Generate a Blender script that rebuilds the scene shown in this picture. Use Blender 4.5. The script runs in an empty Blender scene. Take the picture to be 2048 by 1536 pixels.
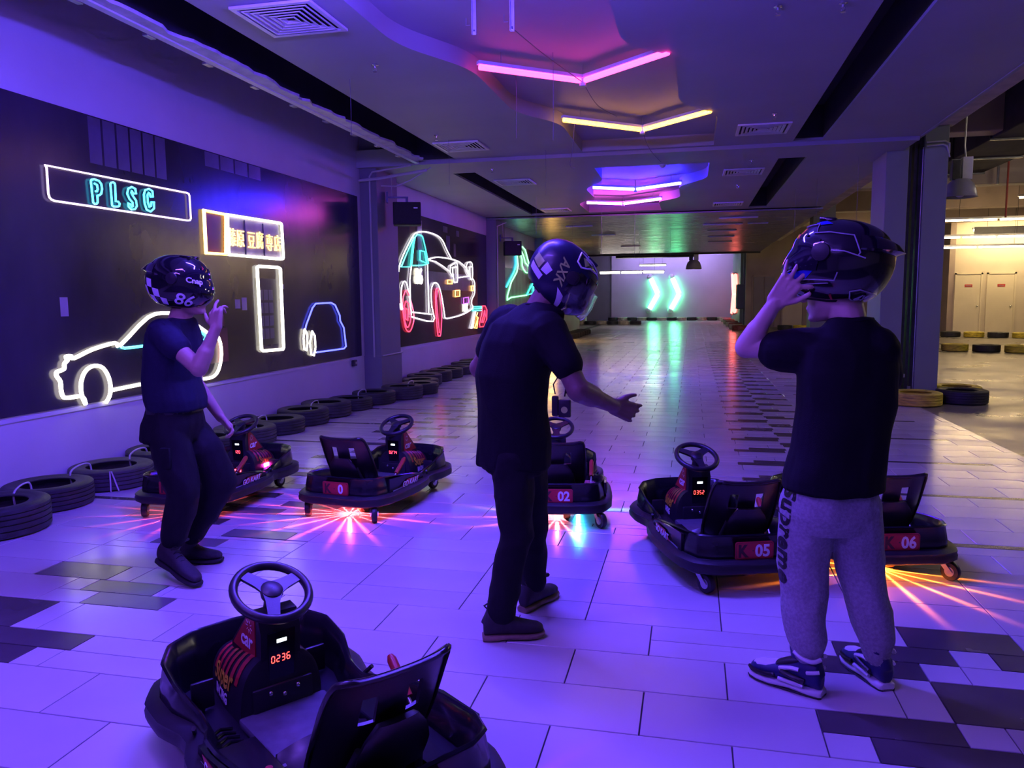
import bpy, bmesh, math, random
import numpy as np
from mathutils import Vector, Matrix, noise as mnoise

random.seed(7)
scene = bpy.context.scene
COL = scene.collection

# ------------------------------------------------------------------ camera
YAW, PITCH, ROLL, FPX = 0.226516, 0.107856, -0.008914, 1557.77
_f = Vector((-math.sin(YAW)*math.cos(PITCH), math.cos(YAW)*math.cos(PITCH), -math.sin(PITCH)))
_r = Vector((math.cos(YAW), math.sin(YAW), 0))
_u = _r.cross(_f)
_r = math.cos(ROLL)*_r + math.sin(ROLL)*_u
_u = _r.cross(_f)
cam_data = bpy.data.cameras.new('camera')
cam_data.sensor_width = 36.0
cam_data.lens = FPX/2048*36.0
cam_data.clip_start = 0.05
cam_data.clip_end = 300
cam = bpy.data.objects.new('camera', cam_data)
COL.objects.link(cam)
cam.matrix_world = Matrix(((_r.x, _u.x, -_f.x, 0), (_r.y, _u.y, -_f.y, 0), (_r.z, _u.z, -_f.z, 1.45), (0, 0, 0, 1)))
scene.camera = cam

# ------------------------------------------------------------------ world, exposure
world = bpy.data.worlds.new('world')
scene.world = world
world.use_nodes = True
world.node_tree.nodes['Background'].inputs[0].default_value = (0.20, 0.17, 0.42, 1)
world.node_tree.nodes['Background'].inputs[1].default_value = 0.04
vs = scene.view_settings
vs.view_transform = 'Standard'
vs.look = 'None'
vs.exposure = 0.22
vs.gamma = 1.0
vs.use_curve_mapping = False
# light paths: enough bounces for an interior
scene.cycles.max_bounces = 6
scene.cycles.diffuse_bounces = 3
scene.cycles.glossy_bounces = 3
scene.cycles.transmission_bounces = 4
scene.cycles.caustics_reflective = False
scene.cycles.caustics_refractive = False
scene.cycles.use_adaptive_sampling = True
scene.cycles.adaptive_threshold = 0.10
scene.cycles.adaptive_min_samples = 16

# brightness of the lamp tubes (radiance); a few battens are added only for their light
POWER = dict(blue=600.0, violet=190.0, pink=9.0, yellow=8.0, bluefar=240.0, magenta=60.0, green=12.0, red=6.0,
             fluor=20.0, warm=34.0, sign=5.0)

# ------------------------------------------------------------------ materials
def mat(name, col, rough=0.5, metal=0.0, emit=None, estr=0.0, var=0.0, vscale=4.0, bump=0.0, bscale=40.0,
        coat=0.0, trans=0.0, spec=0.5, alpha=1.0, rvar=0.0, stretch=None):
    m = bpy.data.materials.new(name)
    m.use_nodes = True
    nt = m.node_tree
    b = nt.nodes['Principled BSDF']
    b.inputs['Base Color'].default_value = (*col, 1)
    b.inputs['Roughness'].default_value = rough
    b.inputs['Metallic'].default_value = metal
    b.inputs['Specular IOR Level'].default_value = spec
    b.inputs['Coat Weight'].default_value = coat
    b.inputs['Coat Roughness'].default_value = 0.08
    b.inputs['Transmission Weight'].default_value = trans
    b.inputs['Alpha'].default_value = alpha
    if emit is not None:
        b.inputs['Emission Color'].default_value = (*emit, 1)
        b.inputs['Emission Strength'].default_value = estr
    if var > 0 or bump > 0 or rvar > 0:
        tc = nt.nodes.new('ShaderNodeTexCoord')
        src = tc.outputs['Object']
        if stretch:
            mp = nt.nodes.new('ShaderNodeMapping')
            mp.inputs['Scale'].default_value = stretch
            nt.links.new(src, mp.inputs[0]); src = mp.outputs[0]
    if var > 0 or rvar > 0:
        n = nt.nodes.new('ShaderNodeTexNoise')
        n.inputs['Scale'].default_value = vscale
        n.inputs['Detail'].default_value = 6
        nt.links.new(src, n.inputs['Vector'])
        if var > 0:
            r = nt.nodes.new('ShaderNodeValToRGB')
            r.color_ramp.elements[0].position = 0.3
            r.color_ramp.elements[1].position = 0.7
            r.color_ramp.elements[0].color = (*[c*(1-var) for c in col], 1)
            r.color_ramp.elements[1].color = (*[min(1, c*(1+var)) for c in col], 1)
            nt.links.new(n.outputs['Fac'], r.inputs[0])
            nt.links.new(r.outputs[0], b.inputs['Base Color'])
        if rvar > 0:
            mr = nt.nodes.new('ShaderNodeMapRange')
            mr.inputs['From Min'].default_value = 0.3
            mr.inputs['From Max'].default_value = 0.7
            mr.inputs['To Min'].default_value = max(0.02, rough-rvar)
            mr.inputs['To Max'].default_value = rough+rvar
            nt.links.new(n.outputs['Fac'], mr.inputs[0])
            nt.links.new(mr.outputs[0], b.inputs['Roughness'])
    if bump > 0:
        n2 = nt.nodes.new('ShaderNodeTexNoise')
        n2.inputs['Scale'].default_value = bscale
        n2.inputs['Detail'].default_value = 4
        nt.links.new(src, n2.inputs['Vector'])
        bp = nt.nodes.new('ShaderNodeBump')
        bp.inputs['Strength'].default_value = bump
        bp.inputs['Distance'].default_value = 0.01
        nt.links.new(n2.outputs['Fac'], bp.inputs['Height'])
        nt.links.new(bp.outputs[0], b.inputs['Normal'])
    return m

def glow(name, col, power):
    """a lamp tube: white hot in the middle of its colour because it is so bright"""
    return mat(name, (0.8, 0.8, 0.8), 0.4, emit=col, estr=power)

M = {}
M['tile_light'] = mat('pale_porcelain_tile', (0.60, 0.58, 0.58), 0.20, var=0.06, vscale=1.3, rvar=0.05)
M['tile_light_b'] = mat('pale_porcelain_tile_b', (0.55, 0.53, 0.54), 0.22, var=0.06, vscale=1.7, rvar=0.05)
M['tile_dark'] = mat('dark_brown_tile', (0.085, 0.070, 0.080), 0.24, var=0.15, vscale=3, rvar=0.05)
M['tile_mid'] = mat('grey_tile', (0.16, 0.15, 0.17), 0.24, var=0.12, vscale=3, rvar=0.05)
M['grout'] = mat('dark_grout', (0.05, 0.045, 0.06), 0.8, var=0.2, vscale=30)
M['concrete_floor'] = mat('worn_concrete_floor', (0.22, 0.20, 0.19), 0.35, var=0.35, vscale=1.1, rvar=0.12, bump=0.1, bscale=60)
M['wall_white'] = mat('painted_white_plaster', (0.66, 0.65, 0.67), 0.6, var=0.06, vscale=1.5, bump=0.08, bscale=25)
M['wall_purple'] = mat('pale_lilac_plaster', (0.55, 0.50, 0.62), 0.6, var=0.06, vscale=0.8)
M['wall_beige'] = mat('beige_plaster', (0.72, 0.63, 0.48), 0.6, var=0.06, vscale=1.0)
M['wall_brown'] = mat('bare_tan_plaster', (0.42, 0.33, 0.28), 0.7, var=0.15, vscale=0.9)
M['pillar_grey'] = mat('grey_painted_pillar', (0.20, 0.20, 0.24), 0.55, var=0.06, vscale=2)
M['pillar_green'] = mat('grey_green_painted_column', (0.24, 0.27, 0.26), 0.5, var=0.06, vscale=2)
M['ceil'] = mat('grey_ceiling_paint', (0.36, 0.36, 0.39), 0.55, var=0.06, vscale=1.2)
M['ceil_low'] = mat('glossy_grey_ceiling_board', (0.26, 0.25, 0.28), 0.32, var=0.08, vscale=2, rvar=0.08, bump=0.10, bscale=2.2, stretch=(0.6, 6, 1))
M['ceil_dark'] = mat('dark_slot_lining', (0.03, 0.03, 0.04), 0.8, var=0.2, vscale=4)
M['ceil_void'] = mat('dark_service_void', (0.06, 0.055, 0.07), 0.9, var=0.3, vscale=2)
M['concrete'] = mat('raw_concrete_beam', (0.55, 0.47, 0.40), 0.8, var=0.3, vscale=3, bump=0.3, bscale=20)
M['plaster_torn'] = mat('torn_gypsum', (0.62, 0.61, 0.63), 0.85, var=0.15, vscale=8, bump=0.3, bscale=30)
M['metal_white'] = mat('white_painted_metal', (0.74, 0.74, 0.76), 0.4, 0.1, var=0.06, vscale=10)
M['lamp_grey'] = mat('grey_enamel_shade', (0.42, 0.41, 0.44), 0.35, 0.2, var=0.06, vscale=8)
M['metal_galv'] = mat('galvanised_steel', (0.55, 0.56, 0.58), 0.35, 0.9, var=0.12, vscale=12)
M['metal_dark'] = mat('dark_steel', (0.07, 0.07, 0.08), 0.4, 0.7, var=0.2, vscale=12)
M['chrome'] = mat('polished_metal', (0.7, 0.7, 0.72), 0.18, 1.0, var=0.05, vscale=12)
M['conduit'] = mat('grey_plastic_conduit', (0.50, 0.49, 0.52), 0.5, var=0.05, vscale=10)
M['pipe_red'] = mat('red_painted_pipe', (0.35, 0.06, 0.05), 0.45, var=0.1, vscale=10)
M['wire'] = mat('thin_wire', (0.16, 0.15, 0.20), 0.5, var=0.05, vscale=30)
M['rubber'] = mat('weathered_tyre_rubber', (0.030, 0.029, 0.033), 0.55, var=0.35, vscale=9, bump=0.25, bscale=90)
M['rubber_dusty'] = mat('dusty_tyre_rubber', (0.050, 0.047, 0.050), 0.65, var=0.4, vscale=7, bump=0.25, bscale=90)
M['tyre_yellow'] = mat('scuffed_yellow_paint', (0.78, 0.60, 0.06), 0.55, var=0.4, vscale=9, bump=0.3, bscale=60, stretch=(1, 1, 4))
M['tyre_white'] = mat('scuffed_white_paint', (0.45, 0.38, 0.30), 0.55, var=0.35, vscale=9, bump=0.3, bscale=60)
M['tyre_red'] = mat('scuffed_red_paint', (0.24, 0.05, 0.05), 0.55, var=0.35, vscale=9)
M['strap'] = mat('pale_cable_tie', (0.55, 0.54, 0.56), 0.5, var=0.1, vscale=20)
M['print_dark'] = mat('dark_glossy_mural_print', (0.030, 0.023, 0.044), 0.20, spec=0.5, var=0.6, vscale=0.8, rvar=0.04, stretch=(1, 1, 0.5))
M['print_brown'] = mat('brown_mural_print', (0.060, 0.034, 0.030), 0.30, var=0.5, vscale=3)
M['print_slate'] = mat('slate_mural_print', (0.10, 0.085, 0.15), 0.30, var=0.3, vscale=4)
M['print_black'] = mat('black_mural_print', (0.012, 0.010, 0.016), 0.36, var=0.3, vscale=4)
M['print_red'] = mat('red_brown_mural_print', (0.12, 0.03, 0.04), 0.36, var=0.3, vscale=4)
M['print_green'] = mat('sea_green_mural_print', (0.10, 0.34, 0.20), 0.4, var=0.4, vscale=1.8, stretch=(1, 2, 0.5))
M['print_pale'] = mat('pale_mural_print', (0.34, 0.30, 0.36), 0.4, var=0.2, vscale=6)
M['speaker'] = mat('black_speaker_cloth', (0.012, 0.012, 0.016), 0.7, var=0.3, vscale=60, bump=0.2, bscale=300)
M['door_paint'] = mat('cream_door_paint', (0.80, 0.71, 0.52), 0.5, var=0.04, vscale=2)
M['door_grey'] = mat('grey_brown_door_paint', (0.26, 0.22, 0.21), 0.5, var=0.05, vscale=2)
M['sign_red'] = mat('red_sign_plate', (0.55, 0.02, 0.02), 0.45, var=0.05, vscale=20)
M['paint_white'] = mat('white_print', (0.80, 0.80, 0.80), 0.5, var=0.03, vscale=20)
M['paint_black'] = mat('black_print', (0.01, 0.01, 0.012), 0.5, var=0.1, vscale=20)
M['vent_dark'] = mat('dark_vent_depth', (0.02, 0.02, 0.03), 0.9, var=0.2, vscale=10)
# lamps
BLUE = (0.105, 0.052, 1.0)
M['t_blue'] = glow('blue_lamp_tube', BLUE, POWER['blue'])
M['t_violet'] = glow('violet_lamp_tube', (0.20, 0.07, 1.0), POWER['violet'])
M['t_pink'] = glow('pink_lamp_tube', (1.0, 0.030, 0.22), POWER['pink'])
M['t_yellow'] = glow('amber_lamp_tube', (1.0, 0.42, 0.022), POWER['yellow'])
M['t_bluefar'] = glow('deep_blue_lamp_tube', (0.016, 0.013, 1.0), POWER['bluefar'])
M['t_magenta'] = glow('magenta_lamp_tube', (1.0, 0.09, 0.80), POWER['magenta'])
M['t_amber'] = glow('amber_wall_tube', (1.0, 0.55, 0.12), 14.0)
M['t_violet_far'] = glow('lilac_lamp_tube', (0.52, 0.38, 1.0), 42.0)
M['t_green'] = glow('green_lamp_tube', (0.12, 1.0, 0.36), POWER['green'])
M['t_red'] = glow('red_lamp_tube', (1.0, 0.12, 0.10), POWER['red'])
M['t_fluor'] = glow('white_fluorescent_tube', (1.0, 0.88, 0.78), POWER['fluor'])
M['t_hall'] = glow('hall_fluorescent_tube', (1.0, 0.84, 0.64), 130.0)
M['t_warm_bright'] = glow('bright_warm_tube', (1.0, 0.74, 0.38), 90.0)
M['t_warm'] = glow('warm_fluorescent_tube', (1.0, 0.72, 0.36), POWER['warm'])
s = POWER['sign']
M['n_white'] = glow('white_neon', (1.0, 0.90, 0.95), s*0.55)
M['n_warmwhite'] = glow('warm_white_neon', (1.0, 0.93, 0.72), s*0.8)
M['n_lilac'] = glow('lilac_neon', (0.86, 0.62, 1.0), s*0.4)
M['n_cyan'] = glow('cyan_neon', (0.05, 0.66, 0.90), s*0.60)
M['n_aqua'] = glow('aqua_neon', (0.05, 0.85, 0.68), s*0.40)
M['n_yellow'] = glow('yellow_neon', (1.0, 0.60, 0.10), s*0.8)
M['n_text'] = glow('lemon_neon', (1.0, 0.60, 0.07), s*0.36)
M['n_blue'] = glow('blue_neon', (0.07, 0.09, 1.0), s*0.75)
M['n_red'] = glow('red_neon', (1.0, 0.045, 0.06), s*0.34)
M['n_orange'] = glow('orange_neon', (1.0, 0.45, 0.06), s*0.6)
M['n_purple'] = glow('purple_neon', (0.62, 0.14, 0.9), s*0.22)
M['n_green'] = glow('green_neon', (0.30, 0.90, 0.42), s*0.4)
M['led_red'] = glow('red_display_segment', (1.0, 0.05, 0.02), 5.0)
M['led_white'] = glow('white_indicator', (0.8, 0.95, 1.0), 3.0)
# karts
M['kart_black'] = mat('glossy_black_kart_shell', (0.009, 0.009, 0.012), 0.24, var=0.2, vscale=10, coat=0.12, spec=0.35)
M['kart_black_matt'] = mat('satin_black_kart_plastic', (0.016, 0.015, 0.020), 0.42, var=0.2, vscale=14, bump=0.05, bscale=200)
M['kart_bumper'] = mat('black_rubber_bumper', (0.014, 0.013, 0.017), 0.5, var=0.2, vscale=10)
M['kart_pan'] = mat('black_moulded_floor_pan', (0.012, 0.011, 0.018), 0.34, var=0.15, vscale=10)
M['kart_mat'] = mat('grey_foot_plate', (0.10, 0.10, 0.13), 0.45, var=0.2, vscale=25)
M['kart_red'] = mat('red_kart_sticker', (0.42, 0.025, 0.030), 0.35, var=0.06, vscale=20)
M['kart_seat'] = mat('black_moulded_seat', (0.014, 0.011, 0.015), 0.33, var=0.15, vscale=12, bump=0.03, bscale=150)
M['kart_plate'] = mat('red_number_plate', (0.50, 0.020, 0.035), 0.4, var=0.05, vscale=20)
M['plate_dark'] = mat('dark_plate_emblem', (0.06, 0.008, 0.012), 0.4, var=0.05, vscale=20)
M['kart_yellow'] = mat('yellow_sticker', (0.60, 0.42, 0.03), 0.4, var=0.05, vscale=20)
M['tan_wheel'] = mat('tan_polyurethane_wheel', (0.40, 0.24, 0.10), 0.5, var=0.1, vscale=20)
M['wheel_grip'] = mat('black_wheel_grip', (0.020, 0.018, 0.026), 0.38, var=0.15, vscale=20, bump=0.05, bscale=200)
M['display'] = mat('black_display_glass', (0.006, 0.006, 0.008), 0.15, var=0.1, vscale=10)
# people
M['skin_a'] = mat('tan_skin', (0.42, 0.26, 0.20), 0.5, var=0.05, vscale=20, bump=0.03, bscale=200)
M['skin_c'] = mat('deep_tan_skin', (0.20, 0.115, 0.09), 0.5, var=0.05, vscale=20, bump=0.03, bscale=200)  # same tan skin darkened in colour, standing in for backlit shade
M['skin_b'] = mat('light_skin', (0.56, 0.38, 0.31), 0.5, var=0.05, vscale=20, bump=0.03, bscale=200)
M['cloth_black'] = mat('black_cotton', (0.0055, 0.0055, 0.008), 0.85, var=0.15, vscale=60, bump=0.15, bscale=300, spec=0.2)
M['cloth_navy'] = mat('navy_cotton', (0.012, 0.014, 0.034), 0.85, var=0.12, vscale=60, bump=0.15, bscale=300, spec=0.2)
M['denim_black'] = mat('black_denim', (0.006, 0.006, 0.009), 0.8, var=0.25, vscale=40, bump=0.2, bscale=300, spec=0.25)
M['cloth_grey'] = mat('heather_grey_fleece', (0.33, 0.33, 0.35), 0.9, var=0.18, vscale=90, bump=0.2, bscale=260, spec=0.2)
M['boot'] = mat('dark_suede_boot', (0.022, 0.019, 0.024), 0.7, var=0.25, vscale=40, bump=0.1, bscale=120)
M['boot_sole'] = mat('tan_rubber_sole', (0.24, 0.16, 0.10), 0.7, var=0.15, vscale=30)
M['sole_black'] = mat('black_rubber_sole', (0.015, 0.015, 0.018), 0.7, var=0.1, vscale=30)
M['shoe_white'] = mat('white_shoe_leather', (0.72, 0.72, 0.74), 0.45, var=0.04, vscale=30)
M['shoe_navy'] = mat('navy_shoe_leather', (0.012, 0.016, 0.11), 0.45, var=0.08, vscale=30)
M['shoe_black'] = mat('black_shoe_leather', (0.012, 0.012, 0.016), 0.45, var=0.08, vscale=30)
M['shoe_red'] = mat('dark_red_lining', (0.22, 0.02, 0.03), 0.8, var=0.1, vscale=30)
M['helmet_black'] = mat('gloss_black_helmet', (0.008, 0.008, 0.012), 0.10, var=0.1, vscale=5, coat=0.6)
M['helmet_navy'] = mat('satin_navy_helmet', (0.010, 0.013, 0.045), 0.36, var=0.1, vscale=5, coat=0.1)
M['helmet_liner'] = mat('black_helmet_lining', (0.010, 0.010, 0.012), 0.9, var=0.2, vscale=40)
M['visor_dark'] = mat('smoked_visor', (0.012, 0.010, 0.020), 0.06, var=0.05, vscale=3, coat=0.5)
M['visor_clear'] = mat('clear_visor', (0.85, 0.85, 0.9), 0.05, trans=1.0, spec=0.5)
M['decal_white'] = mat('white_helmet_print', (0.70, 0.72, 0.78), 0.3, var=0.03, vscale=10)
M['decal_grey'] = mat('silver_helmet_print', (0.34, 0.34, 0.38), 0.3, var=0.05, vscale=10)
M['decal_lime'] = mat('lime_helmet_print', (0.42, 0.60, 0.16), 0.3, var=0.05, vscale=10)
M['decal_blue'] = mat('blue_helmet_print', (0.012, 0.014, 0.42), 0.2, var=0.05, vscale=10)
M['hair'] = mat('black_hair', (0.012, 0.010, 0.010), 0.6, var=0.2, vscale=60)
# ------------------------------------------------------------------ helpers
V = Vector
def tag(o, label=None, cat=None, group=None, kind=None):
    if label: o['label'] = label
    if cat: o['category'] = cat
    if group: o['group'] = group
    if kind: o['kind'] = kind
    return o

def thing(name, label, cat, loc=(0, 0, 0), rz=0.0, group=None):
    o = bpy.data.objects.new(name, None)
    o.empty_display_size = 0.1
    COL.objects.link(o)
    o.location = loc
    o.rotation_euler = (0, 0, rz)
    return tag(o, label, cat, group)

def link_mesh(name, me, parent=None, loc=None):
    o = bpy.data.objects.new(name, me)
    COL.objects.link(o)
    if parent: o.parent = parent
    if loc is not None: o.location = loc
    return o

def copy_tree(o, parent=None):
    c = o.copy()
    COL.objects.link(c)
    if parent: c.parent = parent
    for ch in list(o.children):
        copy_tree(ch, c)
    return c

class MB:
    """collects vertices and faces of ONE part; build() links it as one mesh object"""
    def __init__(self):
        self.v = []; self.f = []; self.mi = []; self.cur = 0
    def add(self, vs, fs):
        n = len(self.v)
        self.v += [tuple(p) for p in vs]
        self.f += [tuple(i+n for i in f) for f in fs]
        self.mi += [self.cur]*len(fs)
        return self
    def box(self, x0, x1, y0, y1, z0, z1):
        v = [(x, y, z) for z in (z0, z1) for y in (y0, y1) for x in (x0, x1)]
        f = [(0, 2, 3, 1), (4, 5, 7, 6), (0, 1, 5, 4), (2, 6, 7, 3), (0, 4, 6, 2), (1, 3, 7, 5)]
        return self.add(v, f)
    def bevel_box(self, x0, x1, y0, y1, z0, z1, b):
        bm = bmesh.new()
        bmesh.ops.create_cube(bm, size=1)
        for q in bm.verts:
            q.co = V(((x0+x1)/2+q.co.x*(x1-x0), (y0+y1)/2+q.co.y*(y1-y0), (z0+z1)/2+q.co.z*(z1-z0)))
        bmesh.ops.bevel(bm, geom=list(bm.edges), offset=b, segments=2, affect='EDGES', profile=0.5)
        self.add_bm(bm); bm.free()
        return self
    def add_bm(self, bm, mtx=None):
        bm.verts.index_update()
        self.add([(mtx @ q.co if mtx else q.co) for q in bm.verts], [[q.index for q in f.verts] for f in bm.faces])
    def tube(self, pts, r, n=8, closed=False, caps=True):
        pts = [V(p) for p in pts]
        rr = r if isinstance(r, (list, tuple)) else [r]*len(pts)
        m = len(pts)
        rings = []
        prev = None
        for i, p in enumerate(pts):
            a = pts[(i-1) % m] if (closed or i > 0) else p
            b = pts[(i+1) % m] if (closed or i < m-1) else p
            t1 = (p-a).normalized() if (p-a).length > 1e-9 else V((0, 0, 0))
            t2 = (b-p).normalized() if (b-p).length > 1e-9 else V((0, 0, 0))
            t = (t1+t2)
            t = t.normalized() if t.length > 1e-6 else (t2 if t2.length else t1)
            if prev is None:
                h = V((0, 0, 1)) if abs(t.z) < 0.9 else V((1, 0, 0))
                u = t.cross(h).normalized()
            else:
                u = prev - t*prev.dot(t)
                u = u.normalized() if u.length > 1e-6 else t.orthogonal().normalized()
            prev = u
            w = t.cross(u)
            cosb = max(0.5, t.dot(t2) if t2.length else 1.0)
            k = rr[i]/ (cosb if (t1.length and t2.length) else 1.0)**0.5
            rings.append([p+u*math.cos(2*math.pi*j/n)*k+w*math.sin(2*math.pi*j/n)*k for j in range(n)])
        return self.rings(rings, closed, caps)
    def rings(self, rings, closed=False, caps=True):
        n = len(rings[0]); m = len(rings)
        vs = [p for r in rings for p in r]
        fs = []
        for i in range(m if closed else m-1):
            i2 = (i+1) % m
            for j in range(n):
                j2 = (j+1) % n
                fs.append((i*n+j, i*n+j2, i2*n+j2, i2*n+j))
        if caps and not closed:
            fs.append(tuple(range(n-1, -1, -1)))
            fs.append(tuple((m-1)*n+j for j in range(n)))
        return self.add(vs, fs)
    def lathe(self, prof, n=32, axis='z', c=(0, 0, 0), closed=True):
        """prof = [(r, h)], revolved about the axis"""
        c = V(c)
        rings = []
        for k in range(n):
            a = 2*math.pi*k/n
            ring = []
            for r, h in prof:
                x, y = r*math.cos(a), r*math.sin(a)
                ring.append(c+(V((x, y, h)) if axis == 'z' else V((h, x, y)) if axis == 'x' else V((y, h, x))))
            rings.append(ring)
        m = len(prof)
        vs = [p for r in rings for p in r]
        fs = []
        for k in range(n):
            k2 = (k+1) % n
            for j in range(m if closed else m-1):
                j2 = (j+1) % m
                fs.append((k*m+j, k2*m+j, k2*m+j2, k*m+j2))
        return self.add(vs, fs)
    def disc(self, c, r, n=16, axis='z', h=0.004):
        prof = [(0.0005, 0), (r, 0), (r, h), (0.0005, h)]
        return self.lathe(prof, n, axis, c)
    def prism(self, poly, h0, h1, fn=None):
        """poly of 2-D points extruded from h0 to h1; fn(x, y, h) -> 3-D"""
        fn = fn or (lambda x, y, h: (x, y, h))
        n = len(poly)
        vs = [fn(x, y, h0) for x, y in poly]+[fn(x, y, h1) for x, y in poly]
        fs = [tuple(range(n-1, -1, -1)), tuple(range(n, 2*n))]
        fs += [(i, (i+1) % n, n+(i+1) % n, n+i) for i in range(n)]
        return self.add(vs, fs)
    def sphere(self, c, r, sx=1, sy=1, sz=1, n=12):
        c = V(c); rings = []
        for i in range(1, n):
            e = -math.pi/2+math.pi*i/n
            rings.append([c+V((r*sx*math.cos(e)*math.cos(a), r*sy*math.cos(e)*math.sin(a), r*sz*math.sin(e))) for a in [2*math.pi*k/(n*2) for k in range(n*2)]])
        return self.rings(rings)
    def mesh(self, name, mats, smooth=False):
        me = bpy.data.meshes.new(name)
        me.from_pydata(self.v, [], self.f)
        for m in (mats if isinstance(mats, (list, tuple)) else [mats]):
            me.materials.append(M[m] if isinstance(m, str) else m)
        if any(self.mi):
            me.polygons.foreach_set('material_index', self.mi)
        me.update()
        bm = bmesh.new(); bm.from_mesh(me)
        bmesh.ops.recalc_face_normals(bm, faces=bm.faces)
        bm.to_mesh(me); bm.free()
        if smooth:
            me.shade_smooth()
            if smooth != 'full':
                me.set_sharp_from_angle(angle=math.radians(smooth if isinstance(smooth, (int, float)) and smooth > 1 else 40))
        return me
    def build(self, name, mats, parent=None, smooth=False, loc=None):
        return link_mesh(name, self.mesh(name, mats, smooth), parent, loc)

def smoothpts(pts, k=4, closed=False):
    """Catmull-Rom"""
    pts = [V(p) for p in pts]
    n = len(pts); out = []
    for i in range(n if closed else n-1):
        p0 = pts[(i-1) % n] if (closed or i > 0) else pts[i]
        p1 = pts[i]; p2 = pts[(i+1) % n]
        p3 = pts[(i+2) % n] if (closed or i+2 < n) else p2
        for j in range(k):
            t = j/k
            out.append(0.5*((2*p1)+(p2-p0)*t+(2*p0-5*p1+4*p2-p3)*t*t+(3*p1-p0-3*p2+p3)*t**3))
    if not closed: out.append(pts[-1])
    return out

_tc = {}
def text_geo(s, size=1.0, shear=0.0, offset=0.0, space=1.0):
    """flat letter faces, centred on the origin in x and y"""
    key = (s, size, shear, offset, space)
    if key in _tc: return _tc[key]
    cu = bpy.data.curves.new('lettering', 'FONT')
    cu.body = s; cu.size = size; cu.shear = shear; cu.offset = offset; cu.space_character = space
    cu.align_x = 'CENTER'; cu.align_y = 'CENTER'; cu.resolution_u = 3
    ob = bpy.data.objects.new('lettering', cu)
    COL.objects.link(ob)
    dg = bpy.context.evaluated_depsgraph_get()
    me = ob.evaluated_get(dg).to_mesh()
    vs = [tuple(q.co) for q in me.vertices]
    fs = [tuple(p.vertices) for p in me.polygons]
    ob.evaluated_get(dg).to_mesh_clear()
    bpy.data.objects.remove(ob); bpy.data.curves.remove(cu)
    if vs:
        xs = [q[0] for q in vs]; ys = [q[1] for q in vs]
        cx, cy = (min(xs)+max(xs))/2, (min(ys)+max(ys))/2
        vs = [(q[0]-cx, q[1]-cy) for q in vs]
    _tc[key] = (vs, fs)
    return _tc[key]

def add_text(mb, s, fn, size=1.0, shear=0.0, offset=0.0, space=1.0, thick=0.002):
    """letters as thin solid shapes; fn(x, y, h) -> 3-D"""
    vs, fs = text_geo(s, size, shear, offset, space)
    n = len(vs)
    P = [fn(x, y, thick) for x, y in vs]+[fn(x, y, 0) for x, y in vs]
    F = list(fs)
    ec = {}
    for f in fs:
        for a, b in zip(f, f[1:]+f[:1]):
            k = (min(a, b), max(a, b)); ec.setdefault(k, []).append((a, b))
    for k, l in ec.items():
        if len(l) == 1:
            a, b = l[0]; F.append((a, a+n, b+n, b))
    mb.add(P, F)

SEG = {'0': 'abcdef', '1': 'bc', '2': 'abged', '3': 'abgcd', '4': 'fgbc', '5': 'afgcd', '6': 'afgedc', '7': 'abc', '8': 'abcdefg', '9': 'abcdfg'}
def add_digits(mb, s, fn, h=0.02, thick=0.001):
    w = h*0.5; t = h*0.12
    pos = {'a': (0, h, w, h), 'b': (w, h/2, w, h), 'c': (w, 0, w, h/2), 'd': (0, 0, w, 0), 'e': (0, 0, 0, h/2), 'f': (0, h/2, 0, h), 'g': (0, h/2, w, h/2)}
    total = len(s)*h*0.85
    for i, ch in enumerate(s):
        ox = i*h*0.85-total/2
        for q in SEG.get(ch, ''):
            x0, y0, x1, y1 = pos[q]
            g = t*0.6
            if y0 == y1: r = (x0+g, y0-t/2, x1-g, y0+t/2)
            else: r = (x0-t/2, y0+g, x0+t/2, y1-g)
            poly = [(r[0]+ox, r[1]-h/2), (r[2]+ox, r[1]-h/2), (r[2]+ox, r[3]-h/2), (r[0]+ox, r[3]-h/2)]
            mb.prism(poly, 0, thick, fn)

def fuse(name, mb, voxel, mats, parent=None, smooth_it=6, disp=None, keep=None, loc=None, base=V((0, 0, 0))):
    """one continuous skin grown over overlapping solids"""
    me0 = mb.mesh(name+'_raw', mats)
    ob = bpy.data.objects.new(name+'_raw', me0)
    COL.objects.link(ob)
    r = ob.modifiers.new('remesh', 'REMESH'); r.mode = 'VOXEL'; r.voxel_size = voxel
    if smooth_it:
        sm = ob.modifiers.new('smooth', 'SMOOTH'); sm.factor = 0.5; sm.iterations = smooth_it
    dg = bpy.context.evaluated_depsgraph_get()
    me = bpy.data.meshes.new_from_object(ob.evaluated_get(dg))
    bpy.data.objects.remove(ob); bpy.data.meshes.remove(me0)
    me.name = name
    if keep or disp:
        bm = bmesh.new(); bm.from_mesh(me)
        if disp:
            bm.normal_update()
            new = [(q, q.co+q.normal*disp(q.co)) for q in bm.verts]
            for q, c in new: q.co = c
        bm.to_mesh(me); bm.free()
    if base.length:
        me.transform(Matrix.Translation(-base))
    me.shade_smooth()
    me.materials.clear()
    for m in (mats if isinstance(mats, (list, tuple)) else [mats]):
        me.materials.append(M[m] if isinstance(m, str) else m)
    return link_mesh(name, me, parent, loc)

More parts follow.
